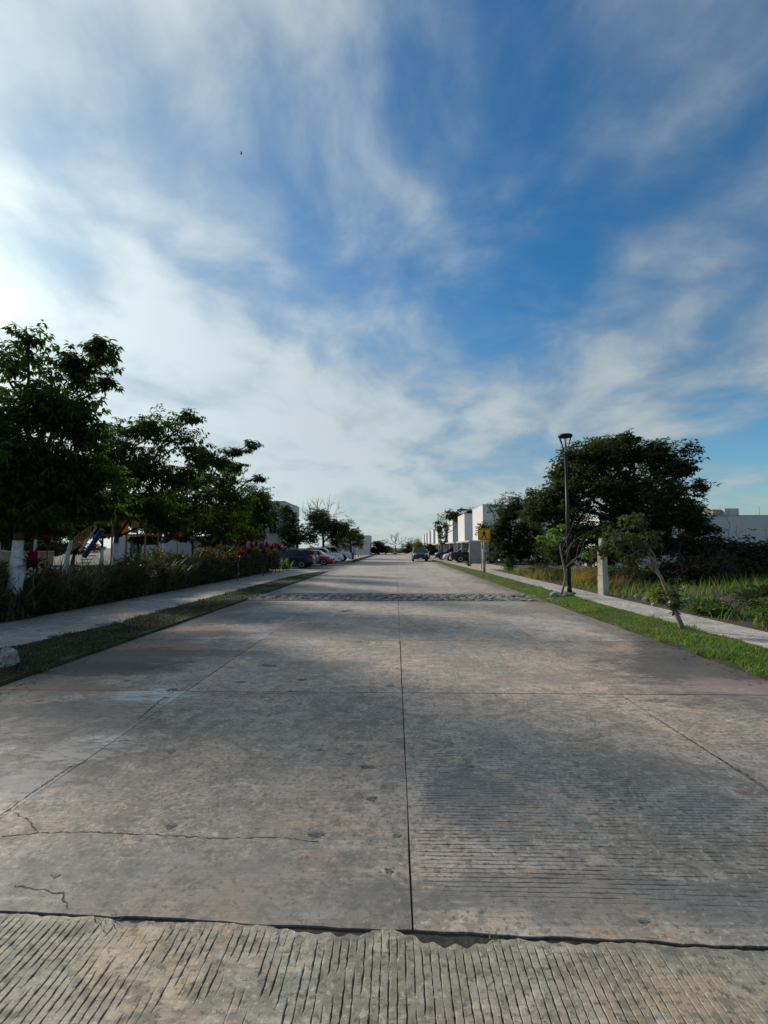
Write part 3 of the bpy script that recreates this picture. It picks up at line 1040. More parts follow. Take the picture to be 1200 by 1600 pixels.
sheet('verge_right', [(XR + .02, 4.0), (8.0, 3.6), (14, 3.4), (14, 4.2), (7.2, 5.4), (5.95, 7.2), (5.90, 12), (5.9, 34), (5.62, 46), (5.25, 62), (4.9, 66), (XR + .02, 66)], .045, M_TURF, .17)
sheet('pavement_right', [(5.7, 6.6), (14, 3.9), (14, 6.0), (8.6, 6.4), (7.12, 8.0), (7.1, 37), (5.7, 37)], .035, M_WALK, .16)
sheet('driveway_apron', [(5.1, 37.02), (9.4, 37.02), (9.4, 165), (4.72, 165), (4.72, 66.02), (5.1, 62)], .03, M_DRIVE, .14)
lot = sheet('vacant_lot', [(7.12, 8.02), (8.62, 6.42), (14, 6.02), (60, 6.0), (60, 48), (9.42, 48), (9.42, 36.98), (7.12, 36.98)], .022, M_SOIL, .13)
sheet('house_yard', [(9.42, 48.02), (60, 48.02), (60, 165), (9.42, 165)], .018, M_FIELD, .13)


def grass_field(name, label, region, dens, L, W, mat, z, seed, tilt=.5, cat='grass', dfun=None, nseg=2):
    """region: function(rng, n) -> (n,2) points already kept"""
    rng = np.random.default_rng(seed)
    pts = region(rng, dens)
    n = len(pts)
    base = np.concatenate([pts, np.full((n, 1), z)], 1)
    ln = L * rng.uniform(.45, 1.3, n)
    if dfun is not None:
        ln = ln * dfun(pts)
    V, fs = blades(base, rng.random(n) * 6.283, rng.random(n) * tilt, ln, W * rng.uniform(.6, 1.2, n), rng.uniform(.2, 1.3, n), nseg)
    o = link(name, mesh_np(name, V, fs), mat)
    return tag(o, label, cat, kind='stuff')


def strip(xa, xb, y0, y1, near_p=2.0, wob=.085):
    """points denser near the camera, ragged at both edges"""
    def f(rng, n):
        t = rng.random(n)
        k = near_p
        Y_ = (y0 ** (1 - k) + t * (y1 ** (1 - k) - y0 ** (1 - k))) ** (1 / (1 - k))
        s = rng.random(n)
        a = np.interp(Y_, [p[1] for p in xa], [p[0] for p in xa]) if isinstance(xa, list) else xa
        b = np.interp(Y_, [p[1] for p in xb], [p[0] for p in xb]) if isinstance(xb, list) else xb
        wv = wob * (np.sin(Y_ * 5.1) + np.sin(Y_ * 13.7 + 1) * .7 + rng.normal(0, .5, n))
        X_ = a - wv * (s < .5) + (b - a) * s + wv * (s >= .5) * .8
        g = np.sin(X_ * 4.3 + 2 * np.sin(Y_ * 1.7)) + np.sin(Y_ * 3.1 + 1.5 * np.sin(X_ * 2.2)) + rng.normal(0, .7, n)
        kp = g > -1.15
        return np.stack([X_, Y_], 1)[kp]
    return f


grass_field('grass', 'bright green mown grass along the right verge', strip(XR + .04, [(7.6, 5.2), (6.0, 7.2), (5.88, 12), (5.88, 34), (5.6, 46), (5.2, 62), (4.85, 66)], 4.8, 66, 1.55), 62000, .058, .011, M_GRASS, .043, 3, .9,
            dfun=lambda p: .55 + .9 * np.clip(.5 + .5 * np.sin(p[:, 0] * 3.1 + np.sin(p[:, 1] * 1.3) * 2), 0, 1))
grass_field('grass', 'short dark dry grass along the left verge', strip([(-6.3, 5.5), (-6.15, 8), (-6.05, 12), (-6.05, 15), (-6.02, 26), (-5.75, 30), (-5.1, 33.3)], XL - .03, 4.6, 33.4, 1.6), 52000, .05, .012, M_GRASSD, .043, 4, 1.1)
grass_field('grass', 'thin dark grass beside the pavement beyond the parking bay', strip(-5.6, XL - .03, 57, 120, 1.3), 6000, .09, .03, M_GRASSD, .038, 5)


def lotpts(x0, x1, y0, y1, thr, ph):
    def f(rng, n):
        p = np.stack([rng.uniform(x0, x1, n), rng.uniform(y0, y1, n)], 1)
        g = np.sin(p[:, 0] * .9 + ph + np.sin(p[:, 1] * .6) * 1.5) + np.sin(p[:, 1] * .8 - ph) * .8 + rng.normal(0, .45, n)
        return p[g > thr]
    return f


grass_field('weeds', 'green weeds and tall grass spread over the vacant lot', lotpts(7.25, 34, 8.3, 34, .1, 1.0), 42000, .42, .022, M_WEED, .02, 6, .7, nseg=3)
grass_field('weeds', 'low trailing weeds and dead stalks over bare soil of the lot', lotpts(7.15, 30, 8.0, 30, -.3, 4.0), 26000, .16, .02, M_BRUSH, .02, 7, 1.2)
grass_field('weeds', 'sparse dark undergrowth on the park soil', lotpts(-40, -8.6, 9, 45, -.4, 2.0), 22000, .18, .03, M_GRASSD, .02, 8, 1.0)


# fallen leaves blown along the gutters and over the slabs
rng = np.random.default_rng(66)
n = 1500
yy_ = 3 + 40 * rng.random(n) ** 1.6
side = rng.random(n)
xx_ = np.where(side < .42, XL + np.abs(rng.normal(0, .28, n)), np.where(side < .78, XR - np.abs(rng.normal(0, .22, n)), np.where(side < .92, rng.uniform(-8.2, -6.2, n), rng.uniform(6.0, 7.1, n))))
zz_ = np.where(np.abs(xx_) > 4.8, .038, .003)
C_ = np.stack([xx_, yy_, zz_ + .004], 1)
me = leaf_mesh('leaf_litter', C_, np.zeros((n, 3)), 1, .055, .028, rng, .0)
co = np.zeros(len(me.vertices) * 3)
me.vertices.foreach_get('co', co)
co = co.reshape(-1, 4, 3)
co[:, :, 2] = (zz_ + .003)[:, None] + rng.uniform(0, .012, (n, 4))
me.vertices.foreach_set('co', co.ravel())
tag(link('leaf_litter', me, leafmat('dead_leaf', (.10, .065, .035), (.20, .14, .08), .1, .8)), 'dry fallen leaves strewn along both gutters', 'leaf litter', kind='stuff')

# ================================================================== HOUSES
def quadface(mb, A, B, C, D_, u0, u1, v0, v1, off):
    """panel laid over the quad A B C D (A-B bottom, D-C top), proud by off"""
    A, B, C, D_ = [np.asarray(q, float) for q in (A, B, C, D_)]
    f = lambda u, v: (A * (1 - u) + B * u) * (1 - v) + (D_ * (1 - u) + C * u) * v
    n = np.cross(B - A, D_ - A)
    n /= np.linalg.norm(n)
    q = [f(u0, v0), f(u1, v0), f(u1, v1), f(u0, v1)]
    mb.add([p + n * off for p in q] + [p - n * .01 for p in q], [(0, 1, 2, 3), (0, 4, 5, 1), (1, 5, 6, 2), (2, 6, 7, 3), (3, 7, 4, 0)])
    return mb


HW = 6.7          # length of one upper box along the street


def street_house(name, label, y0, group):
    """white upper box overhanging a grey ground floor; local origin at near street corner (X=9)"""
    t = thing(name, label, 'house', (9.0, y0, 0), 0, group)
    MB().box(0, 9.5, 0, HW, 2.42, 6.1).build('upper_storey', M_WHITE, t)
    MB().box(-.02, 9.52, -.02, HW + .02, 6.1, 6.16).build('parapet_cap', M_SLABW, t)
    MB().box(-1.45, 9.3, .1, HW + 4.4, 2.26, 2.42).build('carport_slab', M_SLABW, t)
    w = MB().box(3.6, 9.2, .3, HW + 4.2, 0, 2.26).build('ground_floor_wall', M_GREYW, t)
    d = MB().box(3.54, 3.6, 2.2, 3.2, .02, 2.1).build('door', M_BLACK, t)
    MB().box(3.48, 3.54, 3.02, 3.08, 1.0, 1.12).build('handle', M_CHROME, d)
    MB().box(3.55, 3.6, 5.0, 6.6, .8, 2.0).build('window', M_DARKGL, t)
    MB().box(-1.4, .05, .12, .34, 0, 2.26).build('side_wall', M_GREYW, t)
    MB().box(.35, .62, .13, .33, 0, 2.26).build('column', M_GREYW, t)
    for yy in (HW - .2, HW + 4.1):
        MB().box(-1.3, -1.0, yy, yy + .25, 0, 2.26).build('column', M_GREYW, t)
        MB().box(.9, 1.25, yy, yy + .25, 0, 2.26).build('column', M_GREYW, t)
    MB().box(-.6, 3.4, HW + 4.5, HW + 4.62, 0, 2.2).build('garden_wall', M_GREYW, t)
    return t


ORD = ['nearest white box house with yellow sign in front of its wall', 'second white box house along the right side of the street', 'third white box house along the right, beside the leafy tree',
       'fourth white box house along the right, behind the leafy tree', 'fifth white box house along the right side of the street', 'sixth white box house along the right side of the street',
       'seventh white box house along the right side of the street', 'eighth white box house along the right, above low dark trees', 'farthest white box house at the end of the right row']
h0 = street_house('box_house', ORD[0], 50.5, 'white box houses on the right')
for k in range(1, 9):
    o = copy_tree(h0)
    o.location = (9.0, 50.5 + 13.4 * k, 0)
    o['label'] = ORD[k]

# big pale house across the vacant lot
t = thing('lot_house', 'wide pale house wall behind the vacant lot at the right edge', 'house', (17.0, 41.0, 0))
MB().box(0, 30, 0, 12, 0, 4.3).build('wall', M_WHITE, t)
MB().box(-.03, 30.03, -.03, 12.03, 4.3, 4.36).build('parapet_cap', M_SLABW, t)
MB().box(3.2, 8.1, 3.5, 9, 4.36, 6.1).build('upper_storey', M_WHITE, t)
tb = MB().box(10.65, 11.35, 2.0, 3.0, 4.36, 5.0).build('roof_block', M_TAN, t)
MB().box(11.4, 12.6, 1.6, 3.0, 4.36, 5.05).build('roof_tank_housing', M_SLABW, t)
MB().box(14.6, 14.64, 2, 2.04, 4.36, 5.2).build('roof_pipe', M_GALV, t)
wd = MB().box(4.0, 5.4, -.03, 0, 1.1, 2.4).build('window', M_DARKGL, t)
MB().box(3.9, 5.5, -.09, -.03, 1.02, 1.1).build('sill', M_SLABW, wd)


def block_house(label, x0, x1, y0, d, h, wins, group=None, street=None):
    t = thing('house', label, 'house', (x0, y0, 0), 0, group)
    MB().box(0, x1 - x0, 0, d, 0, h).build('wall', M_WHITE, t)
    MB().box(-.04, x1 - x0 + .04, -.04, d + .04, h, h + .07).build('parapet_cap', M_SLABW, t)
    for (a, b, z0, z1) in wins:
        w = MB().box(a - x0, b - x0, -.03, .0, z0, z1).build('window', M_DARKGL, t)
        MB().box(a - x0 - .08, b - x0 + .08, -.10, -.03, z0 - .09, z0).build('sill', M_SLABW, w)
        MB().box((a + b) / 2 - x0 - .03, (a + b) / 2 - x0 + .03, -.05, -.03, z0, z1).build('mullion', M_GALV, w)
    return t


block_house('tall white house behind the parked cars on the left', -19.5, -13.4, 58, 9, 7.2, [(P(421, 826, 58)[0], P(432, 826, 58)[0], 3.4, 4.6), (-18.6, -17.2, 3.4, 4.7)])
block_house('low white house seen under the left trees past the playground', -34, -19.6, 58, 10, 3.0, [(-32, -30.6, 1.0, 2.3)])
block_house('white house with dark windows far down the left side', -14, P(577, 850, 118)[0], 118, 12, 4.6, [(-12.5, -11, 1.0, 2.4), (-9.6, -8.4, 2.9, 3.9)])

# ================================================================== CARS
def car_mesh_parts(kind, paint):
    """parts in local space, front towards +X; returns list of (name, mesh, mat, children)"""
    K = {
        'sedan': dict(L=4.5, W=1.78, H=1.46, belt=.94, st=[(-2.25, .78, .46, .80), (-2.19, .92, .30, .97), (-1.95, .985, .22, 1.00), (-1.3, 1, .20, .98), (0, 1, .20, .94), (1.0, .995, .20, .92), (1.65, .975, .22, .84), (2.08, .90, .26, .72), (2.25, .74, .36, .60)],
                      cab=(-1.75, .98, -.98, .22)),
        'hatch': dict(L=4.3, W=1.80, H=1.53, belt=1.0, st=[(-2.15, .80, .48, .92), (-2.09, .93, .30, 1.02), (-1.85, .985, .22, 1.04), (-1.3, 1, .20, 1.02), (0, 1, .20, .99), (.95, .995, .20, .97), (1.6, .975, .22, .90), (2.0, .90, .28, .77), (2.15, .75, .38, .64)],
                      cab=(-2.02, .95, -1.12, .12)),
        'suv': dict(L=4.6, W=1.86, H=1.68, belt=1.08, st=[(-2.3, .82, .52, 1.0), (-2.24, .94, .34, 1.10), (-2.0, .985, .26, 1.12), (-1.4, 1, .24, 1.10), (0, 1, .24, 1.08), (1.0, .995, .24, 1.06), (1.75, .98, .26, 1.0), (2.15, .93, .30, .90), (2.3, .80, .40, .76)],
                    cab=(-2.15, .98, -1.85, .2)),
        'pickup': dict(L=5.4, W=1.92, H=1.82, belt=1.12, st=[(-2.7, .93, .55, 1.10), (-2.66, .97, .45, 1.13), (-2.3, 1, .36, 1.13), (-1.0, 1, .34, 1.13), (.0, 1, .34, 1.13), (1.2, .995, .34, 1.10), (2.1, .985, .36, 1.06), (2.55, .95, .40, .98), (2.7, .86, .48, .82)],
                       cab=(-.75, 1.45, -.62, .72)),
    }[kind]
    hw = K['W'] / 2
    parts = []
    mb = MB()
    rings = []
    for x, wf, zb, zt in K['st']:
        w = hw * wf
        hgt = zt - zb
        rings.append([(x, -w * .90, zb), (x, -w * .99, zb + .18 * hgt), (x, -w, zb + .5 * hgt), (x, -w * .985, zb + .8 * hgt), (x, -w * .90, zt), (x, -w * .5, zt + .02),
                      (x, w * .5, zt + .02), (x, w * .90, zt), (x, w * .985, zb + .8 * hgt), (x, w, zb + .5 * hgt), (x, w * .99, zb + .18 * hgt), (x, w * .90, zb)])
    mb.loft(rings)
    parts.append(('body', mb.mesh('body', True), paint, []))
    xr, xf, rr, rf = K['cab']
    zb, H = K['belt'] - .04, K['H']
    bw, tw = hw * .93, hw * .74
    c0 = [(xr, -bw, zb), (xf, -bw, zb), (xf, bw, zb), (xr, bw, zb)]
    c1 = [(rr, -tw, H - .07), (rf, -tw, H - .07), (rf, tw, H - .07), (rr, tw, H - .07)]
    cab = MB()
    cab.loft([c0, c1, [(rr + .12, -tw * .88, H), (rf - .14, -tw * .88, H), (rf - .14, tw * .88, H), (rr + .12, tw * .88, H)]])
    parts.append(('cabin', cab.mesh('cabin'), paint, []))
    parts.append(('windscreen', quadface(MB(), c0[1], c0[2], c1[2], c1[1], .06, .94, .08, .94, .006).mesh('windscreen'), M_DARKGL, []))
    parts.append(('rear_window', quadface(MB(), c0[3], c0[0], c1[0], c1[3], .08, .92, .16, .92, .006).mesh('rear_window'), M_DARKGL, []))
    for (A, B, C, D_) in ((c0[0], c0[1], c1[1], c1[0]), (c0[2], c0[3], c1[3], c1[2])):
        flip = A[1] > 0
        for (u0, u1) in ((.10, .47), (.51, .93)):
            if flip:
                u0, u1 = 1 - u1, 1 - u0
            parts.append(('side_window', quadface(MB(), A, B, C, D_, u0, u1, .14, .90, .006).mesh('side_window'), M_DARKGL, []))
    L2 = K['L'] / 2
    wr = .39 if kind == 'pickup' else (.36 if kind == 'suv' else .325)
    wx = L2 * .60 if kind != 'pickup' else L2 * .62
    for sx in (-wx, wx + .05):
        for sy in (-1, 1):
            ty = MB()
            y0_, y1_ = (sy * (hw - .2), sy * (hw + .012))
            prof = [(y0_, wr * .93), (y0_ + (y1_ - y0_) * .12, wr), (y0_ + (y1_ - y0_) * .88, wr), (y1_, wr * .93), (y1_, wr * .66)]
            rings = [[(sx + q * math.cos(2 * math.pi * j / 22), yv, wr + q * math.sin(2 * math.pi * j / 22)) for j in range(22)] for yv, q in prof]
            ty.loft(rings)
            rim = MB()
            yo = sy * (hw + .016)
            rim.loft([[(sx + q * math.cos(2 * math.pi * j / 16), yv, wr + q * math.sin(2 * math.pi * j / 16)) for j in range(16)] for yv, q in ((yo - sy * .02, wr * .64), (yo, wr * .6), (yo - sy * .01, wr * .12))])
            arch = MB()
            n = 14
            vs = []
            for j in range(n + 1):
                a_ = math.pi * j / n
                for q in (wr * 1.0, wr * 1.17):
                    vs.append((sx + q * math.cos(a_), sy * (hw * .999 + .008), wr + q * math.sin(a_)))
            arch.add(vs, [(2 * j, 2 * j + 1, 2 * j + 3, 2 * j + 2) for j in range(n)])
            parts.append(('wheel', ty.mesh('wheel'), M_TYRE, [('rim', rim.mesh('rim'), M_RIM), ('wheel_arch', arch.mesh('wheel_arch'), M_TRIM)]))
    zf = K['st'][-2][3]
    xfr, xrr = L2, -L2
    for sy in (-1, 1):
        hl = MB().loft([[(xfr - .30, sy * hw * .93, zf - .10), (xfr - .05, sy * hw * .55, zf - .10), (xfr - .07, sy * hw * .55, zf + .02), (xfr - .32, sy * hw * .94, zf + .05)],
                        [(xfr - .22, sy * hw * .93, zf - .10), (xfr + .015, sy * hw * .55, zf - .12), (xfr - .0, sy * hw * .55, zf), (xfr - .24, sy * hw * .94, zf + .03)]])
        parts.append(('headlight', hl.mesh('headlight'), M_LAMP, []))
        zt = K['st'][1][3]
        tl = MB().box(xrr - .015, xrr + .22, sy * hw * .60 if sy > 0 else -hw * .955, hw * .955 if sy > 0 else -hw * .60, zt - .26 if kind != 'pickup' else zt - .45, zt - .08)
        parts.append(('tail_light', tl.mesh('tail_light'), M_RED, []))
        mr = MB().box(xf - .42, xf - .26, sy * (bw + .02) if sy > 0 else -bw - .2, bw + .2 if sy > 0 else -bw - .02, zb + .06, zb + .2, .03)
        parts.append(('mirror', mr.mesh('mirror'), paint, []))
    g = MB().box(xfr - .06, xfr + .012, -hw * .5, hw * .5, zf - .24, zf - .06)
    parts.append(('grille', g.mesh('grille'), M_TRIM, []))
    parts.append(('bumper', MB().box(xfr - .16, xfr + .03, -hw * .78, hw * .78, .26, .44, .04).mesh('bumper'), paint if kind != 'pickup' else M_CHROME, []))
    parts.append(('bumper', MB().box(xrr - .05, xrr + .14, -hw * .84, hw * .84, .34, .56, .04).mesh('bumper'), paint if kind != 'pickup' else M_CHROME, []))
    parts.append(('licence_plate', MB().box(xfr + .03, xfr + .042, -.2, .2, .32, .44).mesh('licence_plate'), M_PLATE, []))
    parts.append(('licence_plate', MB().box(xrr - .062, xrr - .05, -.2, .2, .62 if kind != 'pickup' else .42, .74 if kind != 'pickup' else .54).mesh('licence_plate'), M_PLATE, []))
    if kind == 'pickup':
        parts.append(('cargo_bed', MB().box(-2.58, -.82, -hw * .84, hw * .84, 1.10, 1.156).mesh('cargo_bed'), M_TRIM, []))
    if kind in ('hatch', 'suv'):
        for sy in (-1, 1):
            parts.append(('roof_rail', MB().tube([(rr + .15, sy * tw * .95, H - .02), (rr + .3, sy * tw * .95, H + .03), (rf - .4, sy * tw * .95, H + .03), (rf - .2, sy * tw * .95, H - .02)], .018, 6).mesh('roof_rail'), M_CHROME, []))
    for sy in (-1, 1):
        parts.append(('sill_trim', MB().box(-wx + wr + .06, wx - wr - .02, sy * hw - (.02 if sy > 0 else -.0) if sy > 0 else -hw - .006, hw + .006 if sy > 0 else -hw + .02, K['st'][4][2] + .02, K['st'][4][2] + .12).mesh('sill_trim'), M_TRIM, []))
    return parts


def car(label, kind, paint, loc, rz, group):
    t = thing('car' if kind != 'pickup' else 'pickup_truck', label, 'car' if kind != 'pickup' else 'pickup', loc, rz, group)
    for nm, me, mt, ch in car_mesh_parts(kind, M_CAR[paint]):
        o = link(nm, me, mt, t)
        for a, b, c in ch:
            link(a, b, c, o)
    return t


PK = 'cars parked in the left bay'
zb_ = -.006
# tails (or noses) towards the street at the given X
def bay(label, kind, paint, x_end, y, nose_out):
    L2 = {'sedan': 2.25, 'hatch': 2.15, 'suv': 2.3, 'pickup': 2.7}[kind]
    car(label, kind, paint, (x_end - L2, y, zb_), 0 if nose_out else math.pi, PK)


bay('dark navy hatchback nearest the hedge, tail to the street', 'hatch', 'navy', -6.75, 40.2, False)
bay('black hatchback between the navy hatchback and the red car', 'hatch', 'black', -7.0, 43.4, False)
bay('red car parked nose out among dark and white cars', 'sedan', 'red', -5.95, 46.6, True)
bay('white sedan parked right behind the red car', 'sedan', 'white', -6.0, 51.2, True)
bay('white sport utility car between white sedan and white pickup', 'suv', 'white', -6.15, 56.6, True)
bay('white pickup truck nearest the blue bin', 'pickup', 'white', -5.75, 62.4, True)
car('dark blue black car facing us on the right side of the street', 'suv', 'blueblack', (2.95, 61, 0), -math.pi / 2, 'cars in the street')
car('white sedan parked behind the dark car in the street', 'sedan', 'white', (4.05, 74.0, 0), -math.pi / 2, 'cars in the street')
car('black pickup truck with red tail lights under the nearest white house', 'pickup', 'black', (8.75, 54.6, .031), 0, 'cars at the right houses')
car('white car in the second driveway behind the black pickup', 'hatch', 'white', (8.05, 61.0, .031), math.pi, 'cars at the right houses')
car('black car deep in the right driveways beyond the white car', 'suv', 'black', (7.7, 67.5, .031), math.pi, 'cars at the right houses')
car('white car seen between the two columns by the yellow sign', 'sedan', 'white', (12.4, 48.3, .031), 0, 'cars at the right houses')

# ================================================================== STREET FURNITURE
b = G(890, 929)
t = thing('street_lamp', 'tall black street lamp with open conical head by the right pavement', 'street lamp', (b[0], b[1], .045))
MB().box(-.17, .17, -.17, .17, 0, .03, .008).build('base_plate', M_BLACK, t)
for sx in (-.12, .12):
    for sy in (-.12, .12):
        MB().disc((sx, sy, .03), .016, .04, 6).build('bolt', M_GALV, t)
MB().tube([(0, 0, .03), (0, 0, .22), (0, 0, .24)], [.10, .075, .07], 12).build('base_collar', M_BLACK, t, True)
MB().tube([(0, 0, .2), (0, 0, 2.9), (0, 0, 2.95), (0, 0, 5.0)], [.068, .064, .052, .048], 14).build('pole', M_BLACK, t, True)
hd = MB().tube([(0, 0, 4.94), (0, 0, 5.02), (0, 0, 5.06)], [.055, .062, .03], 12).build('head_socket', M_BLACK, t, True)
for k in range(6):
    a = 2 * math.pi * k / 6 + .3
    MB().tube([(.035 * math.cos(a), .035 * math.sin(a), 5.02), (.225 * math.cos(a), .225 * math.sin(a), 5.62)], .017, 6).build('cage_rod', M_BLACK, t)
MB().loft([[(r_ * math.cos(2 * math.pi * j / 28), r_ * math.sin(2 * math.pi * j / 28), z_) for j in range(28)] for r_, z_ in ((.22, 5.60), (.25, 5.615), (.255, 5.67), (.235, 5.70), (.10, 5.71))]).build('head_disc', M_BLACK, t, True)

# pedestrian sign
b = G(757, 896)
t = thing('pedestrian_sign', 'yellow square pedestrian crossing sign on a thin grey post', 'sign', (b[0], b[1], .045))
zz = P(757, 835, b[1])[2] - .045
ppm = F / b[1]
MB().tube([(0, 0, -.1), (0, 0, zz + .2)], .028, 8).build('post', M_GALV, t, True)
s2 = 9.6 / ppm
pl = MB().box(-s2, s2, -.05, -.034, zz - s2 * .92, zz + s2 * .92, .004).build('plate', M_YEL, t)
fr = MB()
e = s2 * .9
for (x0, x1, z0, z1) in ((-e, e, e * .86, e * .92), (-e, e, -e * .92, -e * .86), (-e, -e + .025, -e * .86, e * .86), (e - .025, e, -e * .86, e * .86)):
    fr.box(x0, x1, -.054, -.05, zz + z0, zz + z1)
fr.build('border', M_SIGNB, pl)
fg = MB()
k = s2 / .42
fig = [[(-.035, .20), (.035, .20), (.05, .245), (.035, .29), (-.035, .29), (-.05, .245)],
       [(-.06, .18), (.06, .18), (.075, -.02), (-.055, -.02)],
       [(-.055, -.02), (.03, -.02), (-.12, -.29), (-.19, -.29)], [(.0, -.02), (.075, -.02), (.19, -.29), (.12, -.29)],
       [(-.06, .17), (-.04, .10), (-.15, -.0), (-.18, .03)], [(.06, .17), (.05, .10), (.13, .02), (.16, .05)],
       [(-.30, -.32), (-.20, -.32), (-.2, -.295), (-.30, -.295)], [(.12, -.32), (.30, -.32), (.30, -.295), (.12, -.295)]]
for i, pg in enumerate(fig):
    n = len(pg)
    fg.add([(x * k, -.0535 - .0006 * i, zz + z * k) for x, z in pg], [tuple(range(n))])
fg.build('walking_figure', M_SIGNB, pl)
MB().box(-s2 * .75, s2 * .75, -.05, -.034, zz - s2 * 1.22, zz - s2 * .97).build('lower_plate', M_YEL, t)
for dz_ in (-.2, .2):
    MB().box(-.12, .12, -.034, -.02, zz + dz_ - .02, zz + dz_ + .02).build('bracket', M_GALV, t)

# utility stand behind the sign
b = G(751, 893)
t = thing('meter_post', 'white utility post with round meter behind the yellow sign', 'utility post', (b[0], 33.0, .045))
MB().box(-.09, .09, -.09, .09, 0, 2.2, .01).build('post', M_PILLAR, t)
MB().box(-.14, .22, -.16, -.09, 1.5, 2.15, .01).build('meter_box', M_GALV, t)
MB().disc((-.02, -.2, 1.42), .12, .10, 16, 'y').build('meter', M_WHITE, t)
MB().tube([(-.16, -.06, .0), (-.16, -.06, 2.4), (-.1, -.06, 2.5)], .03, 8).build('conduit', M_WHITE, t, True)

# concrete pillar at the lot
b = G(943, 931)
t = thing('concrete_pillar', 'weathered concrete gate pillar standing in dry grass at the lot', 'pillar', (b[0], b[1], .02), R(24))
MB().box(-.125, .125, -.125, .125, 0, .66, .012).build('lower_shaft', M_PILLAR, t)
MB().box(-.115, .115, -.115, .115, .664, 1.52, .012).build('upper_shaft', M_PILLAR, t)
MB().box(-.08, .08, -.08, .08, 1.525, 1.98, .02).build('broken_top', M_PILLAR, t)

# blue bin, shelter
b = G(551, 873)
t = thing('waste_bin', 'blue waste bin at the kerb beside the white pickup', 'bin', (-6.1, 67.3, 0))
MB().loft([[(sx * q, sy * q, z) for sx, sy in ((-1, -1), (1, -1), (1, 1), (-1, 1))] for q, z in ((.26, .06), (.34, .92))]).build('body', M_BLUEP, t)
MB().box(-.37, .37, -.37, .37, .92, 1.0, .02).build('lid', M_BLUEP, t)
for sx in (-.25, .25):
    MB().disc((sx, -.3, .1), .1, .05, 12, 'x').build('wheel', M_TYRE, t)

t = thing('shelter', 'small open shelter with white sloped roof beyond the pickup', 'shelter', (-7.6, 74, 0))
for sx in (-1.3, 1.3):
    for sy in (-1.4, 1.4):
        MB().box(sx - .06, sx + .06, sy - .06, sy + .06, 0, 2.45).build('post', M_GREYW, t)
MB().loft([[(-1.75, -1.7, 2.45), (1.75, -1.7, 2.45), (1.75, 1.7, 2.45), (-1.75, 1.7, 2.45)], [(-1.7, -1.65, 2.55), (1.7, -1.65, 2.55), (1.7, 1.65, 2.55), (-1.7, 1.65, 2.55)],
           [(-1.2, -.5, 3.25), (1.3, -.5, 3.25), (1.3, .5, 3.25), (-1.2, .5, 3.25)]]).build('roof', M_WHITE, t)
MB().box(-1.1, 1.1, .9, 1.3, .42, .48).build('seat', M_WOOD, t)
for i, (yy, hh) in enumerate(((86, 3.1), (92, 3.1), (99, 3.0), (107, 3.0))):
    t = thing('gate_post', ['first', 'second', 'third', 'fourth'][i] + ' pale post beyond the shelter along the left pavement', 'post', (-6.6, yy, .03), 0, 'posts along the left pavement')
    MB().box(-.14, .14, -.14, .14, 0, hh, .02).build('shaft', M_PILLAR, t)
    MB().box(-.18, .18, -.18, .18, hh, hh + .1, .02).build('cap', M_SLABW, t)

# playground
pz = 26.5
def PX(x, y, Y=pz):
    return P(x, y, Y)
x0, x1 = PX(188, 820, pz - .76)[0], PX(214, 820, pz - .76)[0]
zf = PX(190, 834, pz - .76)[2]
t = thing('play_tower', 'wooden play tower with orange panels, stair rail and blue slide', 'play tower', ((x0 + x1) / 2, pz, .02))
hw_ = (x1 - x0) / 2 + .45
for sx in (-hw_, hw_):
    for sy in (-.7, .7):
        MB().box(sx - .035, sx + .035, sy - .035, sy + .035, 0, zf + .72).build('post', M_WOOD, t)
for i in range(7):
    MB().box(-hw_, hw_, -.7 + i * .2, -.7 + i * .2 + .185, zf - .1, zf - .03).build('deck_board', M_WOOD, t)
wpan = (x1 - x0)
MB().box(-wpan * .5, -wpan * .02, -.78, -.72, zf, zf + .70, .015).build('panel', M_ORANGE, t)
ds = MB()
cxp, czp, nn = -wpan * .26, zf + .34, 24
ds.add([(cxp + .15 * math.cos(2 * math.pi * j / nn), -.786, czp + .15 * math.sin(2 * math.pi * j / nn)) for j in range(nn)], [tuple(range(nn))])
ds.build('sun_disc', pmat('yellow_plastic', (.75, .33, .02), .4), t)
MB().box(wpan * .16, wpan * .60, -.78, -.73, zf + .02, zf + .58, .015).build('panel', M_WOOD, t)
# stair rail to the left of the deck
lx, rx_ = PX(118, 862)[0] - (x0 + x1) / 2, PX(147, 826)[0] - (x0 + x1) / 2
lz, rz_ = PX(118, 860)[2], PX(147, 840)[2]
for zoff in (.0, .62):
    MB().tube([(lx, -.3, lz + zoff - .02), (rx_, -.3, rz_ + zoff - .02)], .035, 6).build('stair_rail', M_WOOD, t)
for i in range(10):
    f_ = i / 9
    xx = lx + (rx_ - lx) * f_
    z0 = lz + (rz_ - lz) * f_
    MB().box(xx - .025, xx + .025, -.33, -.28, z0 - .05, z0 + .62).build('baluster', M_WOOD, t)
for i in range(8):
    f_ = i / 8
    MB().box(lx + (rx_ - lx) * f_, lx + (rx_ - lx) * f_ + .2, -.25, .55, (lz - .45) * .2 + f_ * (rz_ - .3) * .8, (lz - .45) * .2 + f_ * (rz_ - .3) * .8 + .05).build('stair_tread', M_WOOD, t)
MB().box(rx_ - .05, -hw_ + .1, -.3, .6, zf - .1, zf - .04).build('landing', M_WOOD, t)
sl0, sl1 = PX(150, 856), PX(176, 822)
cx_ = (x0 + x1) / 2
MB().tube([(sl0[0] - cx_, -1.0, sl0[2] - .5), (sl0[0] - cx_ + .25, -1.0, sl0[2] - .1), (sl1[0] - cx_, -.9, sl1[2] - .25)], .13, 14).build('slide', M_BLUEP, t, True)
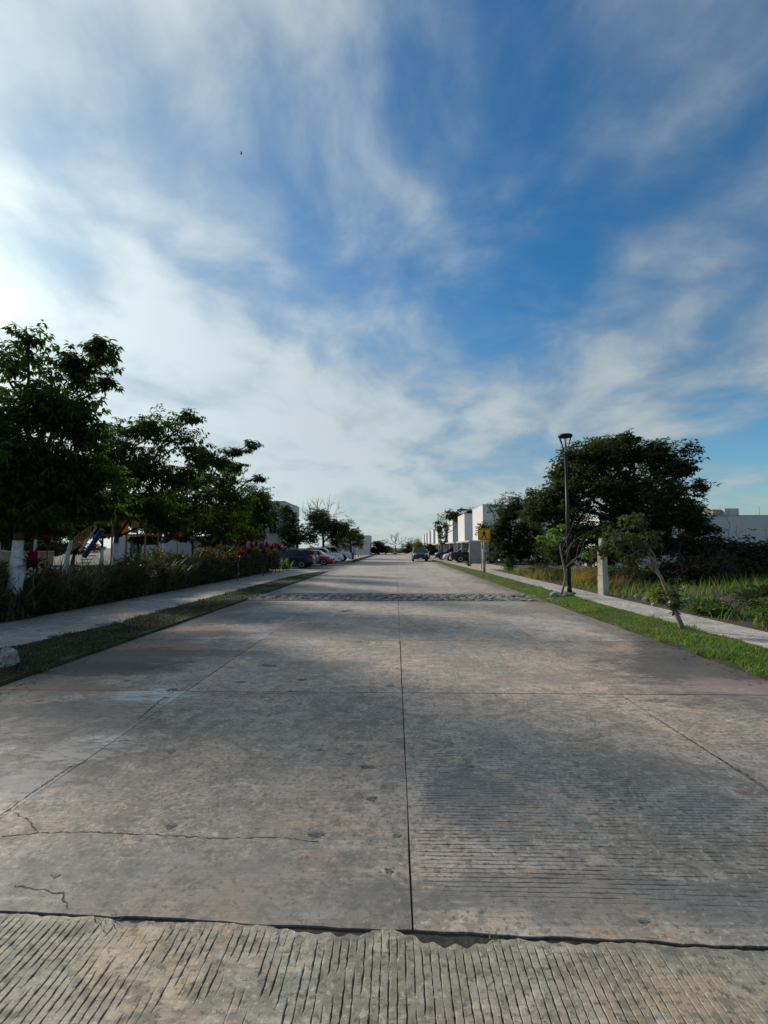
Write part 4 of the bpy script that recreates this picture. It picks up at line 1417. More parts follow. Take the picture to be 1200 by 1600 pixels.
MB().tube([(sl0[0] - cx_ - .05, -1.28, sl0[2] - .2), (sl1[0] - cx_, -1.2, sl1[2] + .1)], .045, 8).build('slide_edge', M_WHITE, t, True)

b = P(64, 884, 14.5)
t = thing('slatted_bench', 'white slatted bench showing between the left tree trunks', 'bench', (b[0], 14.5, .02), R(8))
for i in range(4):
    MB().box(-.6, .6, .0, .03, .62 + i * .12, .69 + i * .12).build('back_slat', M_LIME, t)
for i in range(3):
    MB().box(-.6, .6, -.4 + i * .13, -.3 + i * .13, .42, .45).build('seat_slat', M_LIME, t)
for sx in (-.5, .5):
    MB().box(sx - .03, sx + .03, .03, .08, 0, 1.05).build('leg', M_BLACK, t)
    MB().box(sx - .03, sx + .03, -.4, -.35, 0, .42).build('leg', M_BLACK, t)

t = thing('tan_wall', 'low tan garden wall behind the leftmost trees', 'wall', (-32, 30, .02))
MB().box(0, 10.5, 0, .18, 0, 1.36).build('wall_face', M_TAN, t)
MB().box(-.03, 10.53, -.04, .22, 1.36, 1.43).build('coping', M_SLABW, t)

# ================================================================== TREES
def pp(x, y, Y, rx, ry, rd, n):
    """a leaf clump centred where the photo shows it, at distance Y; radii in photo pixels at that distance, rd depth radius in metres"""
    c = P(x, y, Y)
    return (c, (rx / F * Y * 1.06, rd, ry / F * Y * 1.08), int(n * 1.75))


PARKG = 'lime-washed park trees on the left'


def park_tree(label, px, Y, r0, toph, pads, leaf, seed, paint=1.75, bend=(0, 0), mats=None):
    pads = [(c_, tuple(q * 1.06 for q in r_), int(n_ * (1.0 if c_[2] > 5.2 else 1.12))) for c_, r_, n_ in pads]
    x = P(px, 850, Y)[0]
    base = np.array([x, Y, .02])
    pts = [(0, 0, -.05), (bend[0] * .3, bend[1] * .3, toph * .45), (bend[0], bend[1], toph)]
    return make_tree('park_tree', label, base, pts, r0, pads, leaf, mats or (M_BARKD, M_LEAF, M_LIME), seed, PARKG, paint)


LF = (7, .155, .066, .8)
park_tree('largest park tree at the left edge with thick lime-washed trunk', 26, 11.2, .15, 3.6, [
    pp(15, 555, 10.8, 62, 42, .9, 86), pp(48, 528, 10.6, 34, 22, .5, 27), pp(128, 572, 11.3, 52, 34, .8, 122), pp(162, 545, 11.4, 24, 18, .4, 49), pp(168, 597, 11.3, 16, 9, .3, 18),
    pp(70, 630, 10.8, 95, 48, 1.3, 328), pp(-40, 640, 11.2, 90, 75, 1.6, 426), pp(130, 665, 11.6, 52, 40, .9, 213), pp(10, 710, 10.4, 100, 55, 1.6, 459), pp(110, 735, 11.0, 75, 45, 1.3, 344),
    pp(45, 780, 11.0, 105, 35, 1.6, 344), pp(-120, 700, 11, 90, 90, 2, 369), pp(150, 785, 12.0, 60, 28, 1.1, 180), pp(-30, 790, 11.5, 80, 40, 1.5, 245), pp(60, 812, 12.2, 60, 22, 1.2, 164), pp(-10, 820, 12.0, 50, 20, 1.2, 122)], LF, 101, 1.80, (.1, 0))
park_tree('second park tree of the front row, trunk beside the orange panels', 181, 17.6, .13, 3.2, [
    pp(232, 662, 17.4, 48, 24, 1.0, 190), pp(205, 700, 17.6, 55, 34, 1.3, 290), pp(285, 690, 17.0, 42, 22, .9, 110), pp(298, 654, 16.6, 18, 14, .4, 45), pp(165, 735, 17.4, 55, 40, 1.4, 420),
    pp(255, 745, 17.6, 62, 36, 1.4, 420), pp(325, 715, 16.8, 36, 16, .7, 120), pp(200, 785, 17.6, 75, 26, 1.5, 330), pp(120, 785, 18.0, 55, 26, 1.2, 220), pp(262, 815, 18.2, 36, 16, 1.3, 170), pp(120, 806, 18.4, 40, 12, 1.2, 110)], LF, 102, 1.80)
park_tree('third park tree of the front row, long branch reaching over the hedge', 259, 23.0, .14, 3.0, [
    pp(330, 745, 22.4, 55, 28, 1.4, 260), pp(290, 780, 22.8, 62, 30, 1.6, 420), pp(370, 705, 20.8, 26, 7, .5, 60), pp(396, 693, 20.3, 13, 5, .3, 22), pp(370, 728, 21.0, 30, 10, .6, 80), pp(403, 748, 21.6, 16, 6, .4, 26),
    pp(365, 775, 23.5, 45, 30, 1.3, 300), pp(240, 790, 23.0, 55, 25, 1.5, 260), pp(330, 800, 24, 50, 20, 1.3, 220), pp(300, 822, 24, 50, 16, 1.4, 220), pp(355, 828, 24.5, 35, 16, 1.3, 170)], LF, 103, 1.85)
park_tree('fourth park tree of the front row, behind the red-leaved plants', 352, 29.5, .10, 2.8, [
    pp(390, 782, 29, 38, 26, 1.5, 330), pp(350, 805, 30, 42, 24, 1.5, 280), pp(415, 800, 29.5, 22, 22, 1.1, 170), pp(385, 825, 29.5, 35, 16, 1.2, 170)], (6, .19, .085, .7), 104, .9, (.5, 0))
park_tree('slender park tree at the end of the hedge, before the tall white house', 409, 33.5, .06, 3.2, [
    pp(414, 785, 33.5, 20, 20, 1.0, 150), pp(400, 812, 33.5, 20, 16, .9, 110), pp(428, 805, 33.5, 12, 14, .7, 50)], (6, .2, .085, .7), 105, None, (.2, 0))
park_tree('thin rear park tree left of the pink flower spike', 56, 27.0, .11, 2.9, [
    pp(55, 795, 27, 60, 24, 2.0, 330), pp(10, 800, 28, 50, 26, 2.0, 280), pp(80, 770, 27, 50, 26, 1.8, 250)], (6, .2, .09, .6), 106, 2.1)
park_tree('leaning rear park tree left of the stair rail', 103, 24.0, .13, 2.8, [
    pp(120, 790, 24.5, 45, 22, 1.8, 250), pp(95, 775, 24, 50, 22, 1.6, 250), pp(160, 790, 25, 40, 20, 1.5, 200)], (6, .19, .085, .6), 107, 2.0, (.35, 0))
park_tree('rear park tree whose trunk stands left of the third trunk', 249, 32.0, .13, 2.9, [
    pp(250, 795, 32, 60, 24, 2.2, 320), pp(310, 800, 33, 50, 22, 2.0, 280), pp(200, 800, 32, 50, 18, 2.0, 200)], (6, .2, .09, .6), 108, 2.0)
park_tree('park tree at the very edge, only part of its white trunk showing', -6, 13.5, .14, 3.2, [
    pp(-60, 740, 13.5, 110, 60, 2.0, 420), pp(-30, 800, 13.5, 80, 30, 1.8, 300)], LF, 109, 1.8)
park_tree('far park tree behind the play tower', 160, 44.0, .14, 3.0, [
    pp(150, 800, 44, 60, 18, 3, 260), pp(90, 805, 44, 50, 14, 2.6, 180), pp(215, 805, 44, 45, 14, 2.6, 200)], (5, .3, .14, .5), 110, 1.6, mats=(M_BARKD, M_LEAF3, M_LIME))

REAR = 'dark trees behind the playground'
for i, (px, Y_, pads_) in enumerate([
        (20, 40, [(20, 815, 40, 55, 26), (-20, 838, 40, 50, 22), (50, 842, 40, 40, 16), (10, 780, 40, 50, 26), (20, 858, 39, 60, 12), (70, 856, 39, 40, 10)]),
        (115, 46, [(110, 812, 46, 46, 22), (80, 838, 46, 40, 16), (140, 830, 46, 34, 12), (110, 854, 46, 45, 10), (120, 785, 46, 50, 22)]),
        (215, 48, [(205, 808, 48, 46, 20), (245, 822, 48, 36, 14), (170, 818, 48, 30, 16), (215, 785, 48, 46, 18), (238, 843, 48, 26, 8)]),
        (300, 50, [(300, 815, 50, 44, 20), (335, 830, 50, 26, 14), (270, 800, 50, 30, 18), (345, 805, 50, 34, 20), (330, 846, 50, 26, 10), (285, 838, 50, 20, 8)]),
        (375, 52, [(372, 815, 52, 28, 22), (395, 828, 52, 22, 16), (360, 838, 52, 18, 10)]),
        (-60, 32, [(-60, 800, 32, 60, 40), (-90, 830, 32, 60, 30)])]):
    x_ = P(px, 850, Y_)[0]
    make_tree('rear_tree', ['dark tree behind the leftmost trunks and tan wall', 'dark tree behind the stair rail', 'dark tree behind the orange panels', 'dark tree above the low white house', 'dark tree before the tall white house', 'dark tree filling the left picture edge'][i],
              (x_, Y_, .02), [(0, 0, -.05), (.1, 0, 1.0), (0, 0, 2.4)], .16, [pp(a_, b_, c_, d_, e_, 2.4, 300) for a_, b_, c_, d_, e_ in pads_], (6, .30, .14, .5), (M_BARKD, M_LEAF2), 300 + i, REAR, None, 5)

for i, (x_, y_) in enumerate(((-18.0, 20.5),)):  # park tree added off to the left for its shade on the hedge
    c_ = np.array([x_, y_, 5.0])
    make_tree('park_tree', 'park tree added left of view to shade the hedge, behind the leftmost trees', (x_, y_, .02), [(0, 0, -.05), (.1, 0, 1.6), (0, 0, 3.2)], .15,
              [(c_ + np.array(q) * 1.0, (1.9, 1.9, 1.0), 520) for q in ((1.5, .5, .2), (-1.4, .6, 0), (.1, -1.5, .3), (0, .4, 1.3), (.8, 1.5, -.6), (-.6, -.6, -.9))], LF, (M_BARKD, M_LEAF, M_LIME), 400 + i, PARKG, 1.8, 6)

# trees behind the parking bay
def plain_tree(name, label, px, Y, r0, toph, pads, leaf, seed, mats, group=None, bare=None, z=.0, twigs=6):
    x = P(px, 850, Y)[0]
    return make_tree(name, label, (x, Y, z), [(0, 0, -.05), (rnd.uniform(-.1, .1), 0, toph * .5), (rnd.uniform(-.2, .2), 0, toph)], r0, pads, leaf, mats, seed, group, None, twigs, bare)


def bare_top(n, h, ln, r0, spread=.55, lev=2, kids=3, wid=1.0):
    def f(tm, rng):
        for i in range(n):
            d = np.array([rng.normal(0, spread * wid), rng.normal(0, spread), 1.0])
            twig_tree(tm, (rng.normal(0, .5 * wid), rng.normal(0, .4), h), d, ln * rng.uniform(.7, 1.1), r0, lev, rng, .38, kids, 4, .25)
    return f


BG = 'dark trees behind the parking bay'
plain_tree('bay_tree', 'dense dark tree behind the first parked cars', 465, 55, .2, 3.0, [
    pp(455, 815, 55, 24, 26, 2.2, 420), pp(480, 835, 54, 30, 20, 2.0, 360), pp(495, 815, 55, 22, 20, 2.0, 330), pp(450, 840, 54, 16, 18, 1.6, 220), pp(448, 798, 55, 10, 10, 1.0, 60)],
    (6, .24, .12, .5), 120, (M_BARKD, M_LEAF2), BG)
plain_tree('bay_tree', 'dark tree topped with bare twigs behind the white cars', 505, 60, .22, 3.4, [
    pp(505, 815, 60, 26, 18, 2.2, 360), pp(520, 832, 60, 28, 20, 2.2, 380), pp(495, 800, 60, 16, 9, 1.4, 70), pp(540, 825, 61, 16, 20, 1.6, 220)],
    (6, .24, .12, .5), 121, (M_BARKD, M_LEAF2), BG, bare_top(9, 5.0, 1.9, .035, .5, 2, 3, 1.5))
plain_tree('bay_tree', 'loose leafed tree over the white shelter roof', 548, 72, .2, 3.2, [
    pp(545, 828, 72, 16, 14, 1.8, 130), pp(556, 838, 73, 12, 14, 1.6, 110), pp(563, 845, 76, 8, 12, 1.3, 60), pp(535, 845, 72, 18, 12, 1.6, 140)],
    (5, .34, .17, .5), 122, (M_BARKD, M_LEAF2), BG)

# the far end of the street
END = 'trees at the far end of the street'
MLF = (M_BARKD, M_LEAF3)
plain_tree('end_tree', 'round dark tree at the far left end of the street', 591, 125, .3, 2.4, [
    pp(591, 853, 125, 12, 8, 2.0, 420), pp(584, 858, 125, 8, 7, 1.6, 220), pp(599, 858, 125, 8, 7, 1.6, 220)], (5, .34, .18, .4), 130, (M_BARKD, M_LEAF2), END, twigs=3)
plain_tree('bare_tree', 'bare leafless tree standing at the middle far end', 618, 150, .22, 2.6, [
    pp(612, 860, 150, 8, 6, 1.5, 70), pp(625, 861, 150, 7, 5, 1.5, 60)], (5, .34, .18, .4), 131, (M_BARK, M_LEAF3), END, bare_top(8, 2.6, 2.0, .07, .75, 3, 3, 1.4), twigs=2)
plain_tree('end_tree', 'pale low tree right of the bare tree', 636, 140, .2, 2.0, [
    pp(634, 856, 140, 10, 9, 2, 200), pp(644, 852, 140, 9, 10, 2, 220)], (5, .36, .2, .4), 132, MLF, END, twigs=3)
plain_tree('end_tree', 'yellow green tree before the farthest white houses', 652, 112, .2, 2.2, [
    pp(652, 851, 112, 8, 8, 1.5, 190), pp(656, 857, 112, 9, 7, 1.5, 170)], (5, .34, .18, .4), 133, (M_BARKD, leafmat('olive_leaf', (.10, .11, .02), (.17, .16, .04), .3)), END, twigs=3)
plain_tree('end_tree', 'low dark tree behind the dark car in the street', 670, 84, .2, 1.8, [
    pp(668, 858, 84, 12, 8, 1.6, 260), pp(678, 860, 84, 8, 7, 1.4, 160)], (5, .3, .15, .4), 134, (M_BARKD, M_LEAF2), END, twigs=3)
plain_tree('end_bush', 'small round bush in the middle of the street end', 618, 128, .1, .5, [pp(618, 866, 128, 5, 2.6, .9, 160)], (5, .2, .1, .2), 135, (M_BARKD, M_LEAFY), END, twigs=2)
for i, (px, Y_, w_, h_) in enumerate([(604, 175, 12, 6), (560, 190, 22, 12), (520, 200, 30, 14), (655, 190, 20, 8), (1020, 70, 60, 22), (1180, 75, 70, 20)]):
    plain_tree('distant_tree', ['low tree left of the bare tree at the street end', 'distant tree behind the left houses', 'farther distant tree behind the left trees', 'low tree right of the street end',
                                'tree behind the pale house of the lot', 'tree behind the pale house at the right edge'][i], px, Y_, .25, 2.4,
               [pp(px, 860 - h_ * .3, Y_, w_ * .7, h_, 3, 260), pp(px - w_ * .5, 862 - h_ * .2, Y_, w_ * .6, h_ * .7, 3, 180), pp(px + w_ * .5, 862 - h_ * .2, Y_, w_ * .6, h_ * .7, 3, 180)], (5, .5, .26, .4), 140 + i, MLF, 'distant trees', twigs=2)
plain_tree('house_tree', 'tall leafy tree rising between the white box houses', 697, 76, .16, 4.2, [
    pp(692, 822, 76, 13, 12, 1.2, 60), pp(705, 806, 75, 18, 9, 1.3, 80), pp(724, 803, 74, 16, 8, 1.2, 70), pp(690, 842, 76, 8, 8, .9, 26), pp(735, 797, 74, 6, 3, .6, 8)],
    (6, .42, .2, .35), 150, (M_BARK, M_LEAF3))

# right of the street
plain_tree('lot_tree', 'large dark spreading tree in the vacant lot behind the street lamp', 985, 26, .3, 3.0, [
    pp(985, 705, 26, 55, 28, 2.0, 520), pp(925, 722, 25.5, 55, 32, 2.2, 600), pp(1045, 722, 26, 42, 32, 1.8, 460), pp(900, 770, 25, 65, 40, 2.4, 700), pp(975, 770, 25, 75, 45, 2.6, 850), pp(1055, 775, 26, 45, 38, 2.0, 480),
    pp(860, 790, 25.5, 42, 36, 2.0, 420), pp(930, 825, 24.5, 70, 34, 2.2, 560), pp(1020, 820, 25, 65, 32, 2.2, 520), pp(1085, 812, 25.5, 34, 22, 1.4, 230), pp(1035, 700, 26, 22, 14, 1.0, 110), pp(985, 683, 26, 26, 10, .9, 80),
    pp(1000, 850, 25, 60, 18, 1.8, 200), pp(1075, 845, 25.2, 28, 16, 1.2, 110), pp(1095, 760, 25.6, 12, 10, .8, 40), pp(880, 850, 25, 50, 28, 1.8, 300), pp(950, 862, 25, 60, 18, 1.8, 260), pp(1045, 852, 25.5, 50, 18, 1.6, 220), pp(1100, 835, 25.5, 26, 14, 1.2, 90), pp(900, 735, 25.5, 40, 26, 1.6, 220)],
    (7, .20, .10, .45), 160, (M_BARKD, M_LEAF2), None, None, .02, 10)
plain_tree('lot_tree', 'rounder dark tree at the near end of the white houses', 797, 35.5, .16, 2.0, [
    pp(800, 795, 35.5, 32, 22, 1.4, 420), pp(775, 830, 35.5, 26, 28, 1.4, 420), pp(820, 830, 35, 34, 30, 1.6, 480), pp(840, 800, 33.5, 22, 22, 1.2, 240), pp(790, 862, 35, 34, 16, 1.3, 260), pp(835, 865, 34.2, 35.5, 16, 1.3, 240)],
    (6, .2, .1, .5), 161, (M_BARKD, M_LEAF2), None, None, .02, 8)

# leaning tree on the right verge
b = G(1067, 986)
pt = [P(x, y, b[1]) - np.array([b[0], b[1], .045]) for x, y in ((1067, 988), (1055, 950), (1040, 915), (1024, 880), (1010, 845))]
make_tree('leaning_tree', 'leaning young tree with pale trunk on the right verge', (b[0], b[1], .045), [tuple(q + np.array([0, .02 * i, 0])) for i, q in enumerate(pt)], .046, [
    pp(1000, 812, 9.8, 28, 12, .35, 34), pp(965, 838, 10.2, 32, 20, .45, 56), pp(945, 860, 10.4, 20, 14, .3, 28), pp(1010, 840, 9.8, 22, 16, .35, 26), pp(985, 868, 10.0, 24, 12, .3, 16)],
    (6, .10, .045, .85), (M_BARKP, leafmat('dusty_leaf', (.05, .065, .03), (.10, .12, .055), .3)), 170, None, None, 7)
# vine clump on it
vm = P(1052, 920, 9.62)
w, o_ = pad_points(np.zeros(3), (.16, .14, .4), 26, np.random.default_rng(5), 8)
w = w + np.array([.04, .05, -.02])
vt = thing('vine', 'leafy vine clump climbing the leaning tree trunk', 'vine', (vm[0], 9.56, .75))
link('foliage', leaf_mesh('foliage', w, o_, 5, .11, .07, np.random.default_rng(6), .5), M_LEAF2, vt)
stem = MB()
for i in range(5):
    stem.tube(curve((rnd.uniform(-.02, .1), 0, -.3), tuple(w[i * 3]), .1, 6), [.008] * 6, 4)
stem.build('stem', M_BARKD, vt)

# nearly bare sapling by the lamp
b = G(880, 933)
sap = thing('sapling', 'nearly bare sapling with few green leaf tufts before the lamp', 'tree', (b[0], b[1], .045))
tm = MB()
rng = np.random.default_rng(9)
Yb = b[1]


def loc_(x, y, dY=0.0):
    return P(x, y, Yb + dY) - np.array([b[0], b[1], .045])


S = lambda pts: [loc_(*p) for p in pts]
limbs = [(S([(876, 934), (881, 915), (884, 898), (880, 880), (876, 862), (875, 850)]), .046, .018),
         (S([(884, 886), (900, 872), (915, 860), (925, 850)]), .028, .010),
         (S([(881, 868), (892, 850), (906, 838), (918, 832)]), .020, .006),
         (S([(878, 860), (886, 840), (893, 826), (897, 812)]), .018, .005),
         (S([(884, 880), (888, 860), (896, 845), (899, 836)]), .016, .005),
         (S([(900, 872), (904, 852), (912, 840)]), .014, .004), (S([(906, 868), (913, 846), (922, 836), (928, 830)]), .012, .004),
         (S([(875, 850), (871, 838), (864, 832)]), .014, .006), (S([(877, 858), (866, 848), (852, 842)]), .012, .005), (S([(876, 850), (880, 836), (890, 822), (905, 818)]), .012, .004)]
for pts_, a_, b_ in limbs:
    k_ = 1.0 if a_ > .04 else .55
    tm.tube(pts_, list(np.linspace(a_ * k_, b_ * k_, len(pts_))), 7)
tm.build('trunk', M_BARKP, sap, True)
Cs, Os = [], []
for (x, y, rx, ry, n) in ((866, 830, 12, 7, 26), (850, 843, 12, 6, 20), (878, 822, 8, 5, 12), (918, 868, 9, 7, 22), (868, 845, 8, 5, 10)):
    c_ = loc_(x, y)
    w, o_ = pad_points(c_, (rx / F * Yb, .15, ry / F * Yb), n, rng, 5, -1)
    Cs.append(w)
    Os.append(o_)
link('crown', leaf_mesh('crown', np.concatenate(Cs), np.concatenate(Os), 5, .13, .06, rng, .6), M_LEAFY, sap)
for i, (dx_, dy_) in enumerate(((-.28, -.16), (.02, -.26), (.25, -.14), (-.2, .2), (.22, .2))):
    o = link('edging_stone', rock_mesh('edging_stone', .15, .10, .11, 70 + i, 2), M_STONE)
    o.location = (b[0] + dx_ - .05, b[1] + dy_, .08)
    tag(o, 'pale stone ringing the foot of the bare sapling', 'stone', 'stones ringing the sapling')

# ================================================================== PLANTS
def clump_mesh(seed, n, L, W, tilt=.75, nseg=4):
    rng = np.random.default_rng(seed)
    base = np.stack([rng.normal(0, .10, n), rng.normal(0, .10, n), rng.uniform(0, .35, n) * L], 1)
    V, f = blades(base, rng.random(n) * 6.283, rng.random(n) ** .8 * tilt, L * rng.uniform(.55, 1.1, n), W * rng.uniform(.7, 1.2, n), rng.uniform(.3, 1.7, n), nseg)
    return mesh_np('leaves', V, f)


cl = [clump_mesh(200 + i, 125, 1.0, .034, .95) for i in range(6)]
for me in cl:
    me.materials.append(M_STRAP)
cro = []
for i in range(4):
    rng = np.random.default_rng(220 + i)
    c_, o_ = pad_points(np.array([0, 0, .62]), (.36, .36, .5), 120, rng, 8, -.6)
    me = leaf_mesh('leaves', c_, o_ + np.array([0, 0, .5]), 4, .20, .055, rng, -.3)
    me.materials.append(M_CROTON)
    cro.append(me)
cnt = 0
yy = 8.0
HG = 'strap-leaved hedge plants along the left pavement'
CG = 'leafy shrubs mixed into the left hedge'
while yy < 35.2:
    for row, xo in enumerate((-8.62, -9.1, -9.65)):
        hgt = np.interp(yy, [8, 11, 16, 22, 28, 36], [.98, 1.04, 1.14, 1.28, 1.45, 1.52]) * (0.88, 1.0, 1.06)[row] * rnd.uniform(.85, 1.12)
        far = rnd.random() < np.interp(yy, [8, 20, 26], [.08, .18, .62])
        o = bpy.data.objects.new('hedge_shrub' if far else 'hedge_plant', (cro if far else cl)[rnd.randrange(4 if far else 6)])
        COL.objects.link(o)
        o.location = (xo + rnd.uniform(-.12, .12) - (max(0, 10.5 - yy) * .35), yy + rnd.uniform(-.15, .15), .02)
        o.rotation_euler = (0, 0, rnd.uniform(0, 6.28))
        s_ = hgt * rnd.uniform(.95, 1.1)
        o.scale = (s_ * rnd.uniform(.95, 1.2), s_ * rnd.uniform(.95, 1.2), hgt)
        if far:
            tag(o, 'bushy narrow-leaved shrub mixed into the left hedge', 'shrub', CG)
        else:
            tag(o, 'strap-leaved plant in the dark hedge along the left pavement', 'hedge plant', HG)
        cnt += 1
    yy += np.interp(yy, [8, 36], [.36, .50])
print('hedge', cnt)

# red-leaved ti plants
def ti_plant(label, px, py, Y, size, seed, group):
    rng = np.random.default_rng(seed)
    tip = P(px, py, Y)
    t = thing('ti_plant', label, 'plant', (tip[0], Y, .02), 0, group)
    h = tip[2]
    MB().tube([(0, 0, 0), (.03, 0, h * .5), (0, 0, h - .05)], [.022, .018, .014], 6).build('stem', M_BARK, t, True)
    n = 16
    base = np.tile([0, 0, h - .12], (n, 1)) + rng.normal(0, .02, (n, 3))
    V, f = blades(base, rng.random(n) * 6.283, rng.uniform(.7, 1.6, n), size * rng.uniform(.7, 1.1, n), size * .22 * np.ones(n), rng.uniform(.3, 1.0, n), 4)
    link('lower_leaves', mesh_np('lower_leaves', V, f), M_TI, t)
    n = 13
    base = np.tile([0, 0, h - .08], (n, 1)) + rng.normal(0, .015, (n, 3))
    V, f = blades(base, rng.random(n) * 6.283, rng.uniform(.05, .75, n), size * .85 * rng.uniform(.6, 1.1, n), size * .20 * np.ones(n), rng.uniform(.0, .6, n), 4)
    link('top_leaves', mesh_np('top_leaves', V, f), M_MAG, t)
    return t


ti_plant('magenta-topped ti plant in front of the leftmost thick trunk', 52, 876, 11.4, .55, 1, None)
ti_plant('magenta-topped ti plant hanging dark behind the first trunks', 74, 844, 14.5, .45, 2, None)
ti_plant('single magenta-topped plant right of the third trunk', 277, 838, 20, .34, 3, None)
TG = 'magenta-topped ti plants massed at the hedge end'
for i, (x, y, Y_) in enumerate([(370, 850, 29), (382, 846, 30), (392, 852, 28), (400, 848, 31), (408, 852, 29.5), (417, 850, 31), (424, 853, 30), (431, 851, 32), (437, 854, 32), (389, 858, 27), (412, 858, 28), (378, 862, 26), (443, 857, 33)]):
    ti_plant('magenta-topped ti plant among several at the hedge end', x, y + 2, Y_, .52, 20 + i, TG)
ti_plant('purple-red plant among the leaves right of the orange panels', 372, 872, 24, .3, 50, None)
# pale broad-leaved plant by the navy car
bp = thing('broad_leaf_plant', 'pale green broad-leaved plant between hedge and navy hatchback', 'plant', (-8.35, 36.4, 0))
rng = np.random.default_rng(77)
n = 22
V, f = blades(rng.normal(0, .12, (n, 3)) * np.array([1, 1, 0]) + np.array([0, 0, .05]), rng.random(n) * 6.283, rng.uniform(.1, .9, n), rng.uniform(.7, 1.2, n), np.full(n, .24), rng.uniform(.2, 1.1, n), 4)
link('leaves', mesh_np('leaves', V, f), leafmat('pale_broad_leaf', (.07, .11, .04), (.14, .18, .08), .3), bp)

# vacant lot: dry tuft, creepers, brush
def tuft(label, x, y, n, L, W, mat, seed, spread, group=None, name='grass_tuft', tilt=.6, cat='grass tuft'):
    rng = np.random.default_rng(seed)
    base = np.stack([np.clip(rng.normal(0, spread, n), -2 * spread, 2 * spread), np.clip(rng.normal(0, spread, n), -2 * spread, 2 * spread), np.zeros(n)], 1)
    V, f = blades(base, rng.random(n) * 6.283, rng.random(n) * tilt, L * rng.uniform(.4, 1.15, n), W * rng.uniform(.6, 1.2, n), rng.uniform(.2, 1.2, n), 3)
    o = link(name, mesh_np(name, V, f), mat, None, (float(x), float(y), .02))
    return tag(o, label, cat, group)


g_ = G(928, 918)
tuft('big tuft of golden dry grass left of the concrete pillar', g_[0], g_[1] + .7, 520, 1.0, .018, M_STRAW, 1, .30)
g_ = G(960, 925)
tuft('brown dry grass tuft right of the concrete pillar', g_[0] + .15, g_[1] + .4, 420, .8, .018, leafmat('brown_grass', (.13, .095, .045), (.22, .16, .08), .25), 2, .32)
tuft('tall green grass tuft behind the concrete pillar', G(985, 905)[0], G(985, 905)[1], 620, 1.15, .022, M_WEED, 3, .8)
tuft('wide green grass patch before the brush pile at right', 13.6, 18.0, 900, .75, .02, M_WEED, 4, 1.1)
tuft('green grass patch at the right edge before the brush pile', 16.6, 19.6, 900, .8, .02, M_WEED, 5, 1.2)
tuft('yellowish weed tuft left of the lamp foot', G(855, 906)[0], G(855, 906)[1] + .5, 420, .75, .02, leafmat('yellow_weed', (.16, .15, .05), (.24, .20, .08), .3), 6, .45)
tuft('yellowish weed tuft in front of the lot trees', G(840, 900)[0], G(840, 900)[1] + 1.0, 380, .7, .02, MATS['yellow_weed'], 16, .45)


def creeper(label, x, y, rx, ry, h, n, mat, seed, L=.12, W=.09, name='creeper', cat='plant', group=None, z=0.0):
    rng = np.random.default_rng(seed)
    t = thing(name, label, cat, (float(x), float(y), .02), 0, group)
    w, o_ = pad_points(np.array([0, 0, h * .45 + z]), (rx, ry, h * .6), n, rng, 12, -.5)
    w[:, 2] = np.abs(w[:, 2]) + .02
    link('leaves', leaf_mesh('leaves', w, o_ + np.array([0, 0, .3]), 4, L, W, rng, .1), mat, t)
    st = MB()
    for q in rng.integers(0, len(w), 26):
        st.tube(curve((w[q][0] * .5, w[q][1] * .5, 0), w[q], .1, 5, .03, rng), [.009, .008, .007, .005, .003], 4, cap=False)
    st.build('stems', M_BARKD, t)
    return t


M_CREEP = leafmat('creeper_leaf', (.05, .10, .03), (.11, .18, .05), .3)
creeper('green creeping vines at the pavement edge right of the leaning tree', 8.15, 10.0, .9, 1.0, .55, 420, M_CREEP, 1)
creeper('dark leafy vine mound near the right edge behind the pavement', 9.3, 11.6, 1.3, 1.2, .75, 560, M_LEAF2, 2)
creeper('bright green creeper spilling to the pavement near the right edge', 9.3, 9.6, 1.1, .7, .35, 360, M_CREEP, 3)
creeper('purple brown groundcover at the right edge by the pavement', 9.1, 8.9, .55, .5, .45, 200, M_BRUSH, 4)
creeper('low green plants around the rubble by the leaning tree', 7.75, 12.2, .6, .8, .5, 260, M_CREEP, 5)
creeper('yellow green bush behind the rubble stones', 7.75, 14.6, .35, .35, .5, 80, leafmat('lime_leaf', (.14, .19, .03), (.22, .26, .05), .35), 6)
creeper('dark low shrubs under the round lot tree', 8.3, 27.5, 1.2, 2.2, 1.0, 520, M_BRUSH, 7, .13, .06)
creeper('dark low shrubs behind the lamp under the big tree', 9.6, 22.0, 1.5, 2.2, 1.0, 560, M_BRUSH, 8, .13, .06)
creeper('grey green shrub between lamp and concrete pillar', 8.6, 19.8, .9, .8, .8, 300, M_LEAF2, 9, .13, .06)
creeper('brown undergrowth beneath the large lot tree', 12.5, 23.0, 2.6, 1.8, 1.2, 760, M_BRUSH, 10, .14, .06)
creeper('green shrub beside the meter post', 7.9, 34.0, .6, .7, 1.5, 240, M_CREEP, 11, .16, .08)
creeper('small dark shrub at the first driveway edge', 6.6, 44.0, .35, .35, .8, 110, M_LEAF2, 12, .12, .05)


